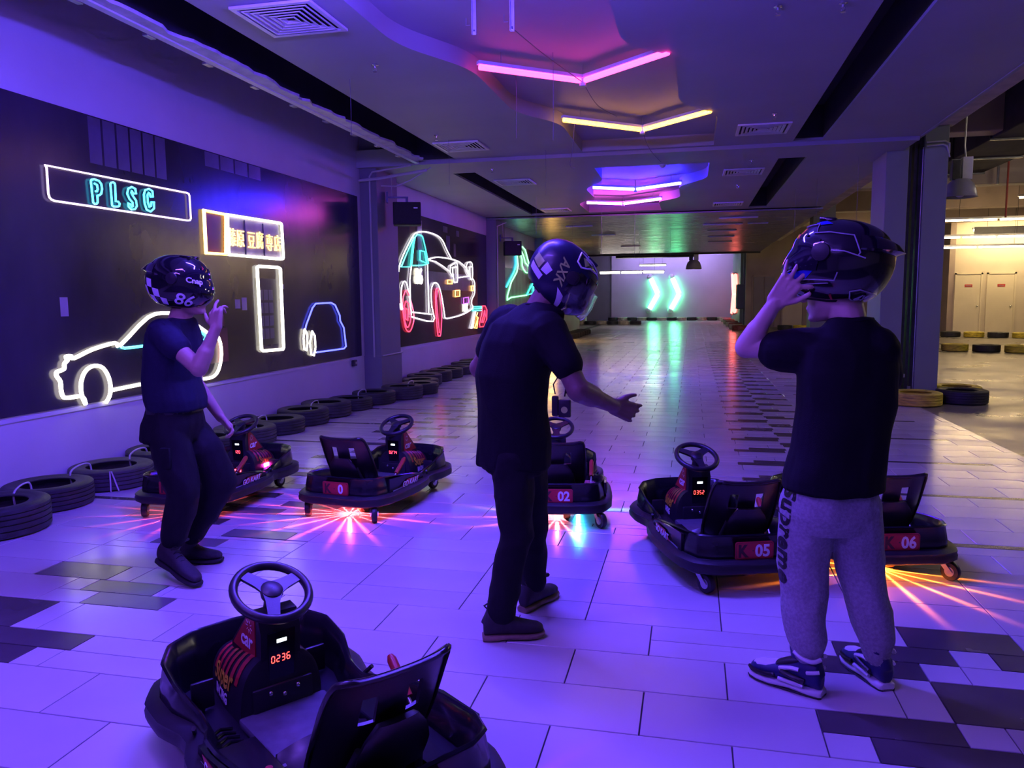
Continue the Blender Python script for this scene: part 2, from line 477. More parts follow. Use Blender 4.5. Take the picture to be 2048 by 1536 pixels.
def struct(o, label=None, cat=None):
    o['kind'] = 'structure'
    if label: o['label'] = label
    if cat: o['category'] = cat
    return o
NEON={'plsc_frame':[[(5.131,2.5),(6.842,2.514),(6.875,2.508),(6.886,2.489),(6.89,2.274),(6.874,2.253),(6.843,2.247),(5.194,2.241),(5.164,2.248),(5.148,2.26),(5.139,2.289),(5.14,2.482),(5.131,2.5)]],'plsc':[[(5.588,2.446),(5.6,2.46),(5.628,2.467),(5.68,2.461),(5.706,2.438),(5.71,2.4),(5.698,2.36),(5.674,2.344),(5.653,2.338),(5.651,2.284),(5.635,2.268),(5.615,2.266),(5.598,2.278),(5.588,2.446)],[(5.625,2.433),(5.655,2.424),(5.661,2.393),(5.65,2.373),(5.633,2.37)],[(5.81,2.452),(5.823,2.467),(5.844,2.473),(5.863,2.466),(5.867,2.447),(5.862,2.317),(5.893,2.316),(5.909,2.301),(5.901,2.282),(5.882,2.274),(5.835,2.269),(5.815,2.277),(5.81,2.452)],[(6.122,2.414),(6.116,2.454),(6.072,2.465),(6.026,2.445),(6.008,2.399),(6.033,2.356),(6.07,2.33),(6.072,2.299),(6.057,2.291),(6.044,2.31),(6.015,2.317),(6.017,2.287),(6.05,2.267),(6.095,2.275),(6.123,2.305),(6.117,2.352),(6.08,2.388),(6.063,2.413),(6.069,2.427),(6.087,2.409),(6.122,2.414)],[(6.345,2.414),(6.343,2.463),(6.297,2.478),(6.244,2.46),(6.224,2.42),(6.228,2.338),(6.249,2.288),(6.301,2.276),(6.351,2.31),(6.356,2.367),(6.319,2.362),(6.31,2.326),(6.288,2.317),(6.271,2.356),(6.271,2.419),(6.289,2.442),(6.304,2.437),(6.312,2.41),(6.345,2.414)]],'shop_y':[[(7.109,2.374),(7.492,2.371),(7.48,1.955),(7.11,1.948),(7.109,2.374)],[(7.492,2.371),(7.457,1.954)]],'shop_w':[[(7.515,2.374),(8.596,2.385),(8.636,2.379),(8.648,2.36),(8.659,1.984),(8.643,1.965),(8.602,1.959),(7.511,1.954),(7.515,2.374)]],'shop_div':[[(7.858,2.348),(7.861,1.968)],[(8.237,2.345),(8.25,1.98)]],'shop_txt':[[(7.595,2.143),(7.759,2.139),(7.979,2.139),(8.153,2.151),(8.365,2.138),(8.543,2.144)]],'shop_th':[[(7.603,2.236),(7.588,2.049)]],'doorneon':[[(8.061,1.841),(8.099,1.853),(8.528,1.857),(8.576,1.84),(8.58,0.901),(8.553,0.877),(8.115,0.887),(8.078,0.907),(8.061,1.841)]],'whitecar':[[(5.37,0.63),(5.338,0.699),(5.209,0.705),(5.148,0.716),(5.126,0.767),(5.124,0.844),(5.093,0.888),(5.096,0.92),(5.168,0.937),(5.177,0.978),(5.209,1.003),(5.199,1.032),(5.248,1.035),(5.283,1.015),(5.487,1.073),(5.743,1.112),(5.816,1.093),(6.185,1.32),(6.47,1.354),(6.73,1.306),(6.918,1.214),(7.073,1.137)],[(5.37,0.63),(5.338,0.699),(5.331,0.786),(5.363,0.869),(5.425,0.921),(5.504,0.936),(5.591,0.907),(5.645,0.827),(5.661,0.735),(5.64,0.662),(5.595,0.615)],[(5.676,0.711),(6.168,0.727),(6.416,0.726)],[(6.415,0.717),(6.412,0.834),(6.512,0.944),(6.649,0.994),(6.811,0.957),(6.915,0.844),(6.944,0.77),(6.9,0.667)],[(7.073,1.137),(7.251,1.083),(7.29,0.906),(7.223,0.745),(7.11,0.682),(6.96,0.679)]],'whitecar_b':[[(5.815,1.086),(5.856,1.06),(6.104,1.064),(6.549,1.068),(6.963,1.062),(7.026,1.112),(6.914,1.17)]],'bluecar':[[(9.136,1.092),(9.174,1.158),(9.358,1.369),(9.45,1.421),(9.899,1.43),(10.022,1.398),(10.161,1.249),(10.167,1.175),(10.279,1.072),(10.329,0.807),(10.257,0.778),(9.411,0.781)]],'bluecar_w':[[(9.122,1.093),(9.18,1.045),(9.188,0.909),(9.153,0.825),(9.094,0.847),(9.081,0.982),(9.122,1.093)],[(9.325,1.062),(9.389,1.002),(9.402,0.851),(9.349,0.746),(9.273,0.767),(9.251,0.917),(9.325,1.062)]],'bigcar_w':[[(12.467,1.935),(12.537,2.062),(12.736,2.249),(13.144,2.546),(13.376,2.648),(13.707,2.698),(14.101,2.714),(14.569,2.693),(14.893,2.624),(15.168,2.451),(15.455,2.299)],[(13.995,2.212),(14.49,2.277),(14.93,2.291),(15.455,2.29),(15.823,2.272),(16.077,2.246),(16.539,2.143),(16.81,2.008)],[(13.994,2.204),(14.431,2.191),(14.864,2.125),(15.32,2.036),(15.525,1.935)],[(15.35,2.037),(15.386,2.145),(15.822,2.244),(15.88,2.165),(15.898,1.918)],[(15.628,2.119),(15.846,2.127),(15.863,1.853),(15.766,1.823),(15.612,1.838),(15.534,2.097),(15.628,2.119)],[(16.738,1.987),(16.538,2.134),(16.648,2.262),(17.002,2.267),(17.021,1.936),(16.841,1.932),(16.783,2.162),(16.998,2.189)],[(15.898,1.918),(16.773,1.978)],[(17.021,1.936),(17.199,1.841),(17.186,1.603),(16.96,1.465),(16.919,1.367),(17.023,1.287),(16.696,1.204),(16.081,1.129),(15.386,1.09),(15.002,1.091),(14.922,1.206),(14.798,1.485),(14.618,1.724),(14.407,1.788),(14.22,1.735),(14.132,1.569),(14.168,1.32),(14.23,1.051),(13.01,1.171)],[(13.09,2.054),(12.999,1.807),(13.003,1.41),(13.034,1.194)],[(13.964,2.121),(13.968,1.215)],[(13.037,1.248),(14.16,1.187)],[(12.59,1.308),(12.555,1.412),(12.569,1.62),(12.661,1.755),(12.789,1.773),(12.889,1.669),(12.983,1.44),(13.015,1.256)],[(12.472,1.398),(12.548,1.301),(12.611,1.315)]],'bigcar_c':[[(13.257,2.562),(12.909,2.288),(12.596,2.02),(13.044,2.037),(13.128,2.301),(13.257,2.562)],[(13.326,2.575),(13.654,2.623),(13.769,2.544),(13.97,2.219),(13.939,2.12),(13.18,2.066),(13.138,2.118),(13.326,2.575)],[(13.566,2.349),(13.806,2.347),(13.915,2.136),(13.555,2.175),(13.566,2.349)]],'bigcar_r':[[(12.642,1.472),(12.779,1.622),(12.926,1.563),(13.129,1.285),(13.163,1.113),(12.994,0.933),(12.84,0.916),(12.717,1.004),(12.628,1.262),(12.642,1.472)],[(12.788,1.441),(12.696,1.336),(12.684,1.156),(12.781,1.002),(12.889,1.006),(12.985,1.133),(12.934,1.349),(12.788,1.441)],[(12.759,1.321),(12.747,1.139),(12.852,1.106),(12.864,1.289),(12.759,1.321)],[(14.396,1.603),(14.507,1.68),(14.693,1.588),(14.754,1.227),(14.673,0.797),(14.56,0.759),(14.481,0.805),(14.4,1.233),(14.396,1.603)],[(14.505,1.638),(14.442,1.486),(14.502,1.146),(14.591,0.817)]],'bigcar_o':[[(15.174,1.856),(15.491,1.863),(15.486,1.787),(15.17,1.782),(15.174,1.856)],[(15.694,1.649),(16.012,1.658),(16.005,1.531),(15.687,1.521),(15.694,1.649)],[(16.903,1.758),(17.121,1.771),(17.116,1.662),(16.919,1.657),(16.903,1.758)]],'bigcar_p':[[(16.3,1.494),(16.678,1.513),(16.671,1.388),(16.293,1.371),(16.3,1.494)]],'bigcar_86':[[(13.49,1.889),(13.496,1.984),(13.483,1.787),(13.281,1.884),(13.704,1.895)]],'bigcar_plate':[[(16.492,1.284),(16.497,1.37),(16.488,1.207),(16.309,1.286),(16.679,1.281)]],'logo_c':[[(17.024,1.297),(17.744,1.299),(17.741,1.254),(17.021,1.252),(17.019,1.208),(17.739,1.207)]],'logo_w':[[(16.854,0.818),(17.007,0.991),(17.164,1.166),(17.239,1.185),(17.12,1.028),(16.999,0.823),(16.854,0.818)]],'logo_o':[[(17.427,1.161),(17.309,1.083),(17.459,1.039),(17.301,0.922),(17.146,0.817),(17.332,0.8),(17.417,0.979)]],'logo_r':[[(17.863,1.309),(18.105,1.306),(18.266,1.21),(18.212,0.957),(17.959,0.818),(17.602,0.821),(17.567,0.894),(17.817,1.175),(17.863,1.309)],[(18.059,1.192),(18.094,1.066),(17.924,0.924),(17.764,0.918),(18.059,1.192)]],'m3_b':[[(21.537,2.766),(21.554,2.439),(21.314,2.241),(20.334,1.787)]],'m3_g':[[(21.655,2.772),(21.79,2.41),(21.604,2.212),(20.906,1.919),(20.429,1.547),(20.425,1.442),(20.89,1.511),(22.959,1.58)],[(21.751,2.968),(22.046,2.807),(22.317,2.614),(22.342,2.432),(22.528,2.334),(22.849,2.252),(23.181,2.249),(23.422,2.325),(23.323,2.43),(22.793,2.53),(22.542,2.73),(21.99,2.933),(22.424,2.973),(22.806,2.904),(23.326,2.526),(23.844,2.395)]],'m3_c':[[(23.865,1.934),(23.3,1.732),(22.959,1.58),(24.0,1.64),(23.97,1.837),(24.264,1.913),(23.865,1.934)]]}
# ------------------------------------------------------------------ floor: porcelain tiles on a dark bed
WX = -4.85            # face of the left wall
FX = 2.94             # where the tiles end and the concrete begins
b = MB(); b.box(WX-0.3, FX, -7, 54, -0.12, -0.006)
floor = struct(b.build('floor', 'grout'), 'pale tiled track floor with scattered dark tiles', 'floor')

def rect_sub(r, c):
    """rectangle r minus rectangle c"""
    x0, x1, y0, y1 = r; a0, a1, b0, b1 = c
    if a0 >= x1-1e-4 or a1 <= x0+1e-4 or b0 >= y1-1e-4 or b1 <= y0+1e-4: return [r]
    out = []
    if b0 > y0+1e-4: out.append((x0, x1, y0, b0))
    if b1 < y1-1e-4: out.append((x0, x1, b1, y1))
    m0, m1 = max(y0, b0), min(y1, b1)
    if a0 > x0+1e-4: out.append((x0, a0, m0, m1))
    if a1 < x1-1e-4: out.append((a1, x1, m0, m1))
    return out

rows = []            # (y0, y1, phase)
y = 2.49; k = 0
down = []
while y > 0.6:
    down.append((y-0.3, y, 0.15 if k % 2 == 0 else -0.15)); y -= 0.3; k += 1
rows += down[::-1]
for y0, y1, p in [(2.49, 2.79, -0.15), (2.79, 3.09, 0.15), (3.09, 3.39, -0.15), (3.39, 3.60, 0.15), (3.60, 3.90, 0.15), (3.90, 4.20, 0.15), (4.20, 4.42, 0.15), (4.42, 4.72, -0.15), (4.72, 4.86, 0.15)]:
    rows.append((y0, y1, p))
y = 4.86; k = 0
strips = []
while y < 53:
    strips.append((y, y+0.07)); rows.append((y, y+0.07, 0.0)); y += 0.07
    for h in (0.3, 0.3, 0.3, 0.25):
        rows.append((y, y+h, 0.15 if k % 2 else -0.15)); y += h; k += 1

dark = [  # (x0, x1, y0, y1, kind) read off the floor
    (0.90, 1.35, 3.39, 3.60, 0), (0.60, 1.05, 3.24, 3.39, 0), (0.42, 0.90, 3.09, 3.24, 0), (0.90, 1.35, 2.79, 3.09, 0),
    (0.45, 0.90, 2.64, 2.79, 0), (0.60, 1.05, 2.49, 2.64, 0), (1.05, 1.35, 2.49, 2.64, 0), (1.20, 1.50, 3.24, 3.39, 0),
    (-3.44, -2.99, 3.39, 3.60, 1), (-3.02, -2.60, 3.24, 3.39, 1), (-2.89, -2.45, 3.09, 3.24, 1), (-3.60, -2.99, 2.79, 3.09, 0),
    (-3.30, -2.53, 2.64, 2.79, 0), (-3.14, -2.69, 2.49, 2.64, 0), (-3.6, -3.1, 2.34, 2.49, 0)]
for (a, c) in strips:
    if a < 32:
        dark.append((1.50, 2.55, a, c, 0)); dark.append((-4.5, -3.15, a, c, 0))
y = 6.35
while y < 27:
    dark += [(0.42, 0.88, y, y+0.12, 0), (0.56, 0.90, y+0.12, y+0.22, 0), (0.90, 1.34, y+0.30, y+0.42, 0), (0.88, 1.12, y+0.42, y+0.53, 0)]
    y += 0.61
y = 4.0
while y < 13:
    dark += [(-3.20, -2.75, y, y+0.15, 1), (-2.85, -2.40, y+0.21, y+0.36, 1), (-3.45, -3.00, y+0.42, y+0.56, 0)]
    y += 0.71
for (x, yy) in [(-2.2, 26), (-0.9, 26.4), (-2.9, 22), (-1.2, 21.8)]: dark.append((x, x+0.35, yy, yy+0.3, 0))
# keep the dark pieces from overlapping each other
clean = []
for d in dark:
    pieces = [d[:4]]
    for c in clean:
        pieces = [q for p in pieces for q in rect_sub(p, c[:4])]
    clean += [(*p, d[4]) for p in pieces if p[1]-p[0] > 0.04 and p[3]-p[2] > 0.03]
dark = clean
tiles = []           # (x0, x1, y0, y1, material)
for (y0, y1, ph) in rows:
    near = [d for d in dark if d[2] < y1 and d[3] > y0]
    x = WX-0.05
    n0 = math.floor((WX-ph)/0.6)
    edges = [WX]+[ph+0.6*i for i in range(n0+1, 40) if ph+0.6*i < FX-0.02]+[FX]
    for xa, xb in zip(edges, edges[1:]):
        parts = [(xa, xb, y0, y1)]
        for d in near:
            parts = [q for p in parts for q in rect_sub(p, d[:4])]
        for p in parts:
            if p[1]-p[0] > 0.02 and p[3]-p[2] > 0.02:
                tiles.append((*p, 'tile_light' if random.random() < 0.6 else 'tile_light_b'))
for d in dark: tiles.append((*d[:4], 'tile_mid' if d[4] else 'tile_dark'))
GAP = 0.0050
fwd2 = V((_f.x, _f.y)).normalized(); rt2 = V((_r.x, _r.y)).normalized()
def seen(t):
    c = V(((t[0]+t[1])/2, (t[2]+t[3])/2))
    d = c.dot(fwd2); l = c.dot(rt2)
    return d > 1.55 and abs(l) < 0.70*d+0.35
def size_px(t):
    c = V(((t[0]+t[1])/2, (t[2]+t[3])/2)); d = max(0.5, c.dot(fwd2))
    return (t[1]-t[0])*(t[3]-t[2])/d**3
order = sorted(range(len(tiles)), key=lambda i: -size_px(tiles[i]) if seen(tiles[i]) else 0)
single = set(i for i in order[:300] if seen(tiles[i]))
tile_meshes = {}
rest = {}
def tile_geo(mb, x0, x1, y0, y1, zt=0.0):
    e = 0.0015
    vs = [(x0, y0, -0.006), (x1, y0, -0.006), (x1, y1, -0.006), (x0, y1, -0.006),
          (x0, y0, zt-e), (x1, y0, zt-e), (x1, y1, zt-e), (x0, y1, zt-e),
          (x0+e, y0+e, zt), (x1-e, y0+e, zt), (x1-e, y1-e, zt), (x0+e, y1-e, zt)]
    fs = [(8, 9, 10, 11)]
    for a in (0, 4):
        for i in range(4):
            j = (i+1) % 4
            fs.append((a+i, a+j, a+4+j, a+4+i))
    mb.add(vs, fs)
for i, (x0, x1, y0, y1, m) in enumerate(tiles):
    if i in single:
        w, h = round(x1-x0-GAP, 3), round(y1-y0-GAP, 3)
        key = (w, h, m)
        if key not in tile_meshes:
            q = MB(); tile_geo(q, -w/2, w/2, -h/2, h/2)
            tile_meshes[key] = q.mesh('floor_tile', m)
        link_mesh('floor_tile', tile_meshes[key], floor, ((x0+x1)/2, (y0+y1)/2, 0))
    else:
        tile_geo(rest.setdefault(m, MB()), x0+GAP/2, x1-GAP/2, y0+GAP/2, y1-GAP/2)
allm = sorted(rest)
q = MB()
for k, m in enumerate(allm):
    q.cur = k; q.add(rest[m].v, rest[m].f)
tag(q.build('far_floor_tiles', allm, floor), kind='stuff')

b = MB(); b.box(-12, WX-0.301, 30, 54, -0.12, -0.002)
struct(b.build('floor_left', 'concrete_floor'), 'dark concrete floor at the far left past the wall end', 'floor')
b = MB(); b.box(FX+0.001, 17, -7, 54, -0.12, -0.002)
struct(b.build('floor_right', 'concrete_floor'), 'worn concrete floor of the hall beyond the column', 'floor')

# ------------------------------------------------------------------ left wall, bays between pillars
b = MB(); b.box(WX-0.3, WX, -7, 34.5, -0.1, 4.35)
struct(b.build('wall_left', 'wall_white'), 'white plaster wall behind the neon murals', 'wall')
# low ledge under the mural
b = MB(); b.box(WX, WX+0.012, -3, 10.9, 0.585, 0.612); b.box(WX, WX+0.012, 12.0, 18.3, 0.585, 0.612)
struct(b.build('trim_1', 'wall_white'), 'thin white ledge line under the wall murals', 'trim')

def pillar(name, x0, x1, y0, y1, z1, m, label):
    o = thing(name, label, 'pillar', ((x0+x1)/2, y0, 0))
    cx = (x0+x1)/2
    s = MB(); s.bevel_box(x0-cx, x1-cx, 0, y1-y0, 0, z1, 0.008)
    s.build('shaft', m, o)
    o['kind'] = 'structure'
    return o
pl1 = pillar('pillar', WX, -4.58, 11.05, 11.88, 4.3, 'pillar_grey', 'grey pillar on the left wall with loudspeaker and conduit')
s = MB(); s.box(-0.137, 0.137, -0.012, 0.0, 0, 0.62); s.box(0.135, 0.147, -0.012, 0.83, 0, 0.62); s.build('skirt_panel', 'pillar_grey', pl1)
pl2 = pillar('pillar', WX, -4.60, 18.42, 19.3, 4.3, 'pillar_grey', 'second grey pillar on the left wall beyond the big car mural')
pl3 = pillar('pillar', WX, -4.60, 24.4, 25.2, 4.3, 'pillar_grey', 'third grey pillar far along the left wall')
pr_a = pillar('pillar', 2.556, 2.84, 11.75, 12.6, 3.62, 'pillar_green', 'grey green column on the right beside the shutter rails')
pr_b = pillar('pillar', 3.03, 3.327, 11.75, 12.3, 4.3, 'pillar_green', 'slimmer grey green column right of the shutter rails')
pr_c = pillar('pillar', 3.35, 3.95, 24.0, 24.7, 4.3, 'pillar_grey', 'far bluish column behind the black helmet')
pr_d = pillar('pillar', -6.9, -6.0, 45.0, 45.8, 4.3, 'wall_white', 'pale column at the far left end of the track')
pr_e = pillar('pillar', 2.70, 3.30, 44.0, 44.7, 6.0, 'pillar_grey', 'grey column beside the far red chevron lamp')

# shutter rails between the two right columns
o = thing('shutter_rail', 'dark steel shutter guide rails between the two right columns', 'rail', (2.935, 11.8, 0))
for dx in (-0.07, 0.0, 0.06):
    s = MB(); s.box(dx-0.02, dx+0.02, 0, 0.18, 0, 3.5); s.box(dx-0.022, dx-0.014, -0.02, 0.0, 0, 3.5); s.build('guide_channel', 'metal_dark', o)
s = MB(); s.tube([(0.085, -0.02, 0.0), (0.085, -0.02, 3.45)], 0.006, 6); s.build('cable', 'metal_galv', o)
s = MB(); s.bevel_box(-0.09, 0.09, 0.02, 0.14, 3.45, 3.62, 0.01); s.build('head_box', 'metal_dark', o)
s = MB(); s.bevel_box(-0.06, -0.02, -0.03, 0.02, 0.32, 0.37, 0.004); s.build('latch', 'metal_galv', o)
s = MB(); s.bevel_box(0.02, 0.06, -0.03, 0.02, 0.14, 0.2, 0.004); s.build('latch', 'metal_galv', o)

# far walls
b = MB(); b.box(-5.27, 2.56, 52.9, 53.2, 0, 6.0)
struct(b.build('wall_back', 'wall_purple'), 'far lilac wall with the two green chevron lamps', 'wall')
b = MB(); b.box(-12, -5.27, 53.0, 53.2, 0, 6.0)
struct(b.build('wall_back_left', 'pillar_grey'), 'dark grey wall left of the far lilac wall', 'wall')
b = MB(); b.box(2.56, 2.70, 44.4, 53.0, 0, 6.0)
struct(b.build('wall_back_side', 'pillar_green'), 'grey green side wall carrying the red chevron lamp', 'wall')
b = MB(); b.box(2.56, 9.7, 40.0, 40.2, 0, 6.0)
struct(b.build('wall_back_right', 'wall_brown'), 'bare tan wall right of the far lilac wall', 'wall')
b = MB(); b.box(9.55, 9.75, 33.0, 40.0, 0, 6.0)
struct(b.build('wall_side_right', 'wall_brown'), 'short brown wall at the side of the cream doors', 'wall')
b = MB(); b.box(9.75, 17, 33.0, 33.2, 0, 6.0)
struct(b.build('wall_doors', 'wall_beige'), 'warm beige wall with the two cream doors', 'wall')
b = MB(); b.box(16.8, 17, -7, 33, 0, 6.0)
struct(b.build('wall_right', 'wall_brown'), 'tan wall at the far right of the concrete hall', 'wall')
b = MB(); b.box(WX-0.3, 17, -7.2, -7, 0, 6.0)
struct(b.build('wall_front', 'wall_white'), 'white wall at the near end of the track', 'wall')
# cream doors
for i, (xa, xb) in enumerate([(9.83, 10.66), (10.93, 11.80)]):
    o = thing('door_%d' % (i+1), ('left' if i == 0 else 'right')+' one of the two cream doors with a red plate', 'door', ((xa+xb)/2, 33.0, 0))
    o['kind'] = 'structure'
    w = (xb-xa)/2
    s = MB(); s.bevel_box(-w, w, -0.03, 0.0, 0, 2.24, 0.004); leaf = s.build('door_leaf', 'door_paint', o)
    s = MB(); s.box(-w-0.06, -w, -0.05, 0.0, 0, 2.31); s.box(w, w+0.06, -0.05, 0.0, 0, 2.31); s.box(-w-0.06, w+0.06, -0.05, 0, 2.25, 2.31); s.build('door_frame', 'door_paint', o)
    s = MB(); s.bevel_box(-0.13, 0.13, -0.04, -0.03, 1.78, 1.87, 0.002); s.build('sign_plate', 'sign_red', o)
    s = MB(); s.box(-0.10, 0.10, -0.043, -0.04, 1.81, 1.835); s.build('sign_lettering', 'decal_grey', o)
    s = MB(); s.sphere((w-0.09, -0.06, 1.05), 0.035); s.tube([(w-0.09, -0.03, 1.05), (w-0.09, -0.06, 1.05)], 0.012, 8); s.build('door_knob', 'chrome', o)
# far grey double door and cupboards on the tan wall
o = thing('door_3', 'grey brown double door in the far tan wall', 'door', (3.42, 40.0, 0)); o['kind'] = 'structure'
for sx in (-1, 1):
    s = MB(); s.bevel_box(min(sx*0.02, sx*0.49), max(sx*0.02, sx*0.49), -0.05, 0, 0, 2.45, 0.006); s.build('door_leaf', 'door_grey', o)
s = MB(); s.box(-0.56, -0.50, -0.06, 0, 0, 2.52); s.box(0.50, 0.56, -0.06, 0, 0, 2.52); s.box(-0.56, 0.56, -0.06, 0, 2.46, 2.52); s.build('door_frame', 'wall_brown', o)
s = MB(); s.sphere((0.08, -0.08, 1.05), 0.03); s.build('door_knob', 'chrome', o)
o = thing('door_4', 'tan single door right of the grey double door', 'door', (4.75, 40.0, 0)); o['kind'] = 'structure'
s = MB(); s.bevel_box(-0.45, 0.45, -0.05, 0, 0, 2.3, 0.006); s.build('door_leaf', 'wall_beige', o)
s = MB(); s.box(-0.53, -0.46, -0.07, 0, 0, 2.4); s.box(0.46, 0.53, -0.07, 0, 0, 2.4); s.box(-0.53, 0.53, -0.07, 0, 2.31, 2.4); s.build('door_frame', 'wall_brown', o)
o = thing('wall_cabinet', 'grey cabinet mounted beside the far red chevron lamp', 'cabinet', (2.66, 43.0, 0))
s = MB(); s.bevel_box(-0.35, 0.28, 0, 0.9, 0.85, 2.15, 0.02); s.build('body', 'pillar_grey', o)
s = MB(); s.bevel_box(-0.33, 0.26, -0.03, 0, 0.88, 2.12, 0.01); s.build('cabinet_door', 'pillar_grey', o)

# ------------------------------------------------------------------ ceilings
CZ = 3.45
def slab_with_hole(x0, x1, y0, y1, hole, z0, z1, name, m, parent=None, extra=()):
    """ceiling board with a cut-out of any outline: filled with bmesh"""
    bm = bmesh.new()
    loops = [[(x0, y0), (x1, y0), (x1, y1), (x0, y1)]]+list(hole)
    edges = []
    for lp in loops:
        vs = [bm.verts.new((x, y, z0)) for x, y in lp]
        edges += [bm.edges.new((vs[i], vs[(i+1) % len(vs)])) for i in range(len(vs))]
    bmesh.ops.triangle_fill(bm, edges=edges, use_beauty=True)
    r = bmesh.ops.extrude_face_region(bm, geom=list(bm.faces))
    for g in r['geom']:
        if isinstance(g, bmesh.types.BMVert): g.co.z = z1
    bmesh.ops.recalc_face_normals(bm, faces=bm.faces)
    me = bpy.data.meshes.new(name); bm.to_mesh(me); bm.free()
    me.materials.append(M[m])
    return link_mesh(name, me, parent)

def soft(pts, r=0.28, k=5):
    out = []
    n = len(pts)
    for i, (p, sharp) in enumerate(pts):
        p = V(p)
        if sharp: out.append(tuple(p)); continue
        a = V(pts[i-1][0]); c = V(pts[(i+1) % n][0])
        ra = min(r, (a-p).length*0.45); rc = min(r, (c-p).length*0.45)
        pa = p+(a-p).normalized()*ra; pc = p+(c-p).normalized()*rc
        for j in range(k+1):
            t = j/k
            q = pa*(1-t)**2+p*2*t*(1-t)+pc*t*t
            out.append((q.x, q.y))
    return out
# zig-zag recess over the track, one step per chevron lamp
L1 = [(-3.12, -1.0), (-3.12, 1.55), (-2.72, 2.35), (-2.72, 3.75), (-2.30, 4.55), (-2.30, 6.0), (-1.90, 6.80), (-1.89, 8.40), (-1.49, 9.10), (-1.49, 10.86)]
R1 = [(0.25, 10.86), (0.25, 9.05), (-0.16, 8.50), (-0.16, 6.85), (-0.57, 6.45), (-0.57, 4.60), (-0.98, 4.20), (-0.98, 2.40), (-1.38, 2.0), (-1.38, -1.0)]
o1 = [(p, i in (0, len(L1)-1)) for i, p in enumerate(L1)]+[(p, i in (0, len(R1)-1)) for i, p in enumerate(R1)]
hole1 = soft(o1)
slotL = [(-3.90, -5), (-3.32, -5), (-3.32, 10.86), (-3.90, 10.86)]
slotR = [(1.24, -5), (1.60, -5), (1.60, 10.86), (1.24, 10.86)]
ceil = slab_with_hole(-3.32, 2.76, -7, 10.95, [hole1, slotR], CZ, CZ+0.03, 'ceiling', 'ceil')
struct(ceil, 'grey painted ceiling with a zig-zag recess over the track', 'ceiling')
s = MB()   # lining of the recess: sides and lid
n = len(hole1)
lid_z = CZ+0.17
vs = [(x, y, CZ+0.03) for x, y in hole1]+[(x, y, lid_z) for x, y in hole1]
s.add(vs, [(i, (i+1) % n, n+(i+1) % n, n+i) for i in range(n)])
lining = s.build('recess_side', 'ceil', ceil, smooth=50)
bm = bmesh.new()
vv = [bm.verts.new((x, y, lid_z)) for x, y in hole1]
bmesh.ops.triangle_fill(bm, edges=[bm.edges.new((vv[i], vv[(i+1) % n])) for i in range(n)], use_beauty=True)
bmesh.ops.solidify(bm, geom=list(bm.faces), thickness=-0.02)
me = bpy.data.meshes.new('recess_lid'); bm.to_mesh(me); bm.free(); me.materials.append(M['ceil'])
link_mesh('recess_lid', me, ceil)
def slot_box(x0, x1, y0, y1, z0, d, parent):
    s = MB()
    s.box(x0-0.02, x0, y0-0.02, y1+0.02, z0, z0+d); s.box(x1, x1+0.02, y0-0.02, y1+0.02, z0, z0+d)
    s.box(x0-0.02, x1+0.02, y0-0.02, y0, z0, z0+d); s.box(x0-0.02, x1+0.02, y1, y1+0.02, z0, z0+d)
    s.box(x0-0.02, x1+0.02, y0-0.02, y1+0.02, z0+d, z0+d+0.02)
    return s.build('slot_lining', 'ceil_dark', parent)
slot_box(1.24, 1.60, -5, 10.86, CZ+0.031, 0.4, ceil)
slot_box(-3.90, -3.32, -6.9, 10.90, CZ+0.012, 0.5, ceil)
# front edge where the next ceiling drops a little
b = MB(); b.box(WX, 2.76, 10.951, 11.02, 3.40, CZ+0.2)
struct(b.build('trim_2', 'ceil'), 'narrow drop beam across the ceiling between the first two bays', 'trim')
# second bay
C2 = 3.41
L2 = [(-1.46, 11.98), (-1.47, 13.30), (-1.88, 14.15), (-1.88, 15.50), (-2.31, 16.30), (-2.31, 18.0)]
R2 = [(-0.69, 18.0), (-0.69, 16.40), (-0.25, 15.90), (-0.25, 14.30), (0.22, 13.50), (0.22, 11.98)]
hole2 = soft([(p, i in (0, len(L2)-1)) for i, p in enumerate(L2)]+[(p, i in (0, len(R2)-1)) for i, p in enumerate(R2)])
slotL2 = [(-3.66, 11.9), (-3.30, 11.9), (-3.30, 18.1), (-3.66, 18.1)]
slotR2 = [(1.17, 11.9), (1.55, 11.9), (1.55, 18.1), (1.17, 18.1)]
ceil2 = slab_with_hole(WX+0.02, 2.76, 11.02, 18.35, [hole2, slotL2, slotR2], C2, C2+0.03, 'ceiling_second_bay', 'ceil')
struct(ceil2, 'grey ceiling of the second bay with blue and magenta chevrons', 'ceiling')
s = MB(); n = len(hole2); lid_z = C2+0.16
s.add([(x, y, C2+0.03) for x, y in hole2]+[(x, y, lid_z) for x, y in hole2], [(i, (i+1) % n, n+(i+1) % n, n+i) for i in range(n)])
s.build('recess_side', 'ceil', ceil2, smooth=50)
bm = bmesh.new()
vv = [bm.verts.new((x, y, lid_z)) for x, y in hole2]
bmesh.ops.triangle_fill(bm, edges=[bm.edges.new((vv[i], vv[(i+1) % n])) for i in range(n)], use_beauty=True)
bmesh.ops.solidify(bm, geom=list(bm.faces), thickness=-0.02)
me = bpy.data.meshes.new('recess_lid'); bm.to_mesh(me); bm.free(); me.materials.append(M['ceil'])
link_mesh('recess_lid', me, ceil2)
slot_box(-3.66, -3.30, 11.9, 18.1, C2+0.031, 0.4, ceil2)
slot_box(1.17, 1.55, 11.9, 18.1, C2+0.031, 0.4, ceil2)
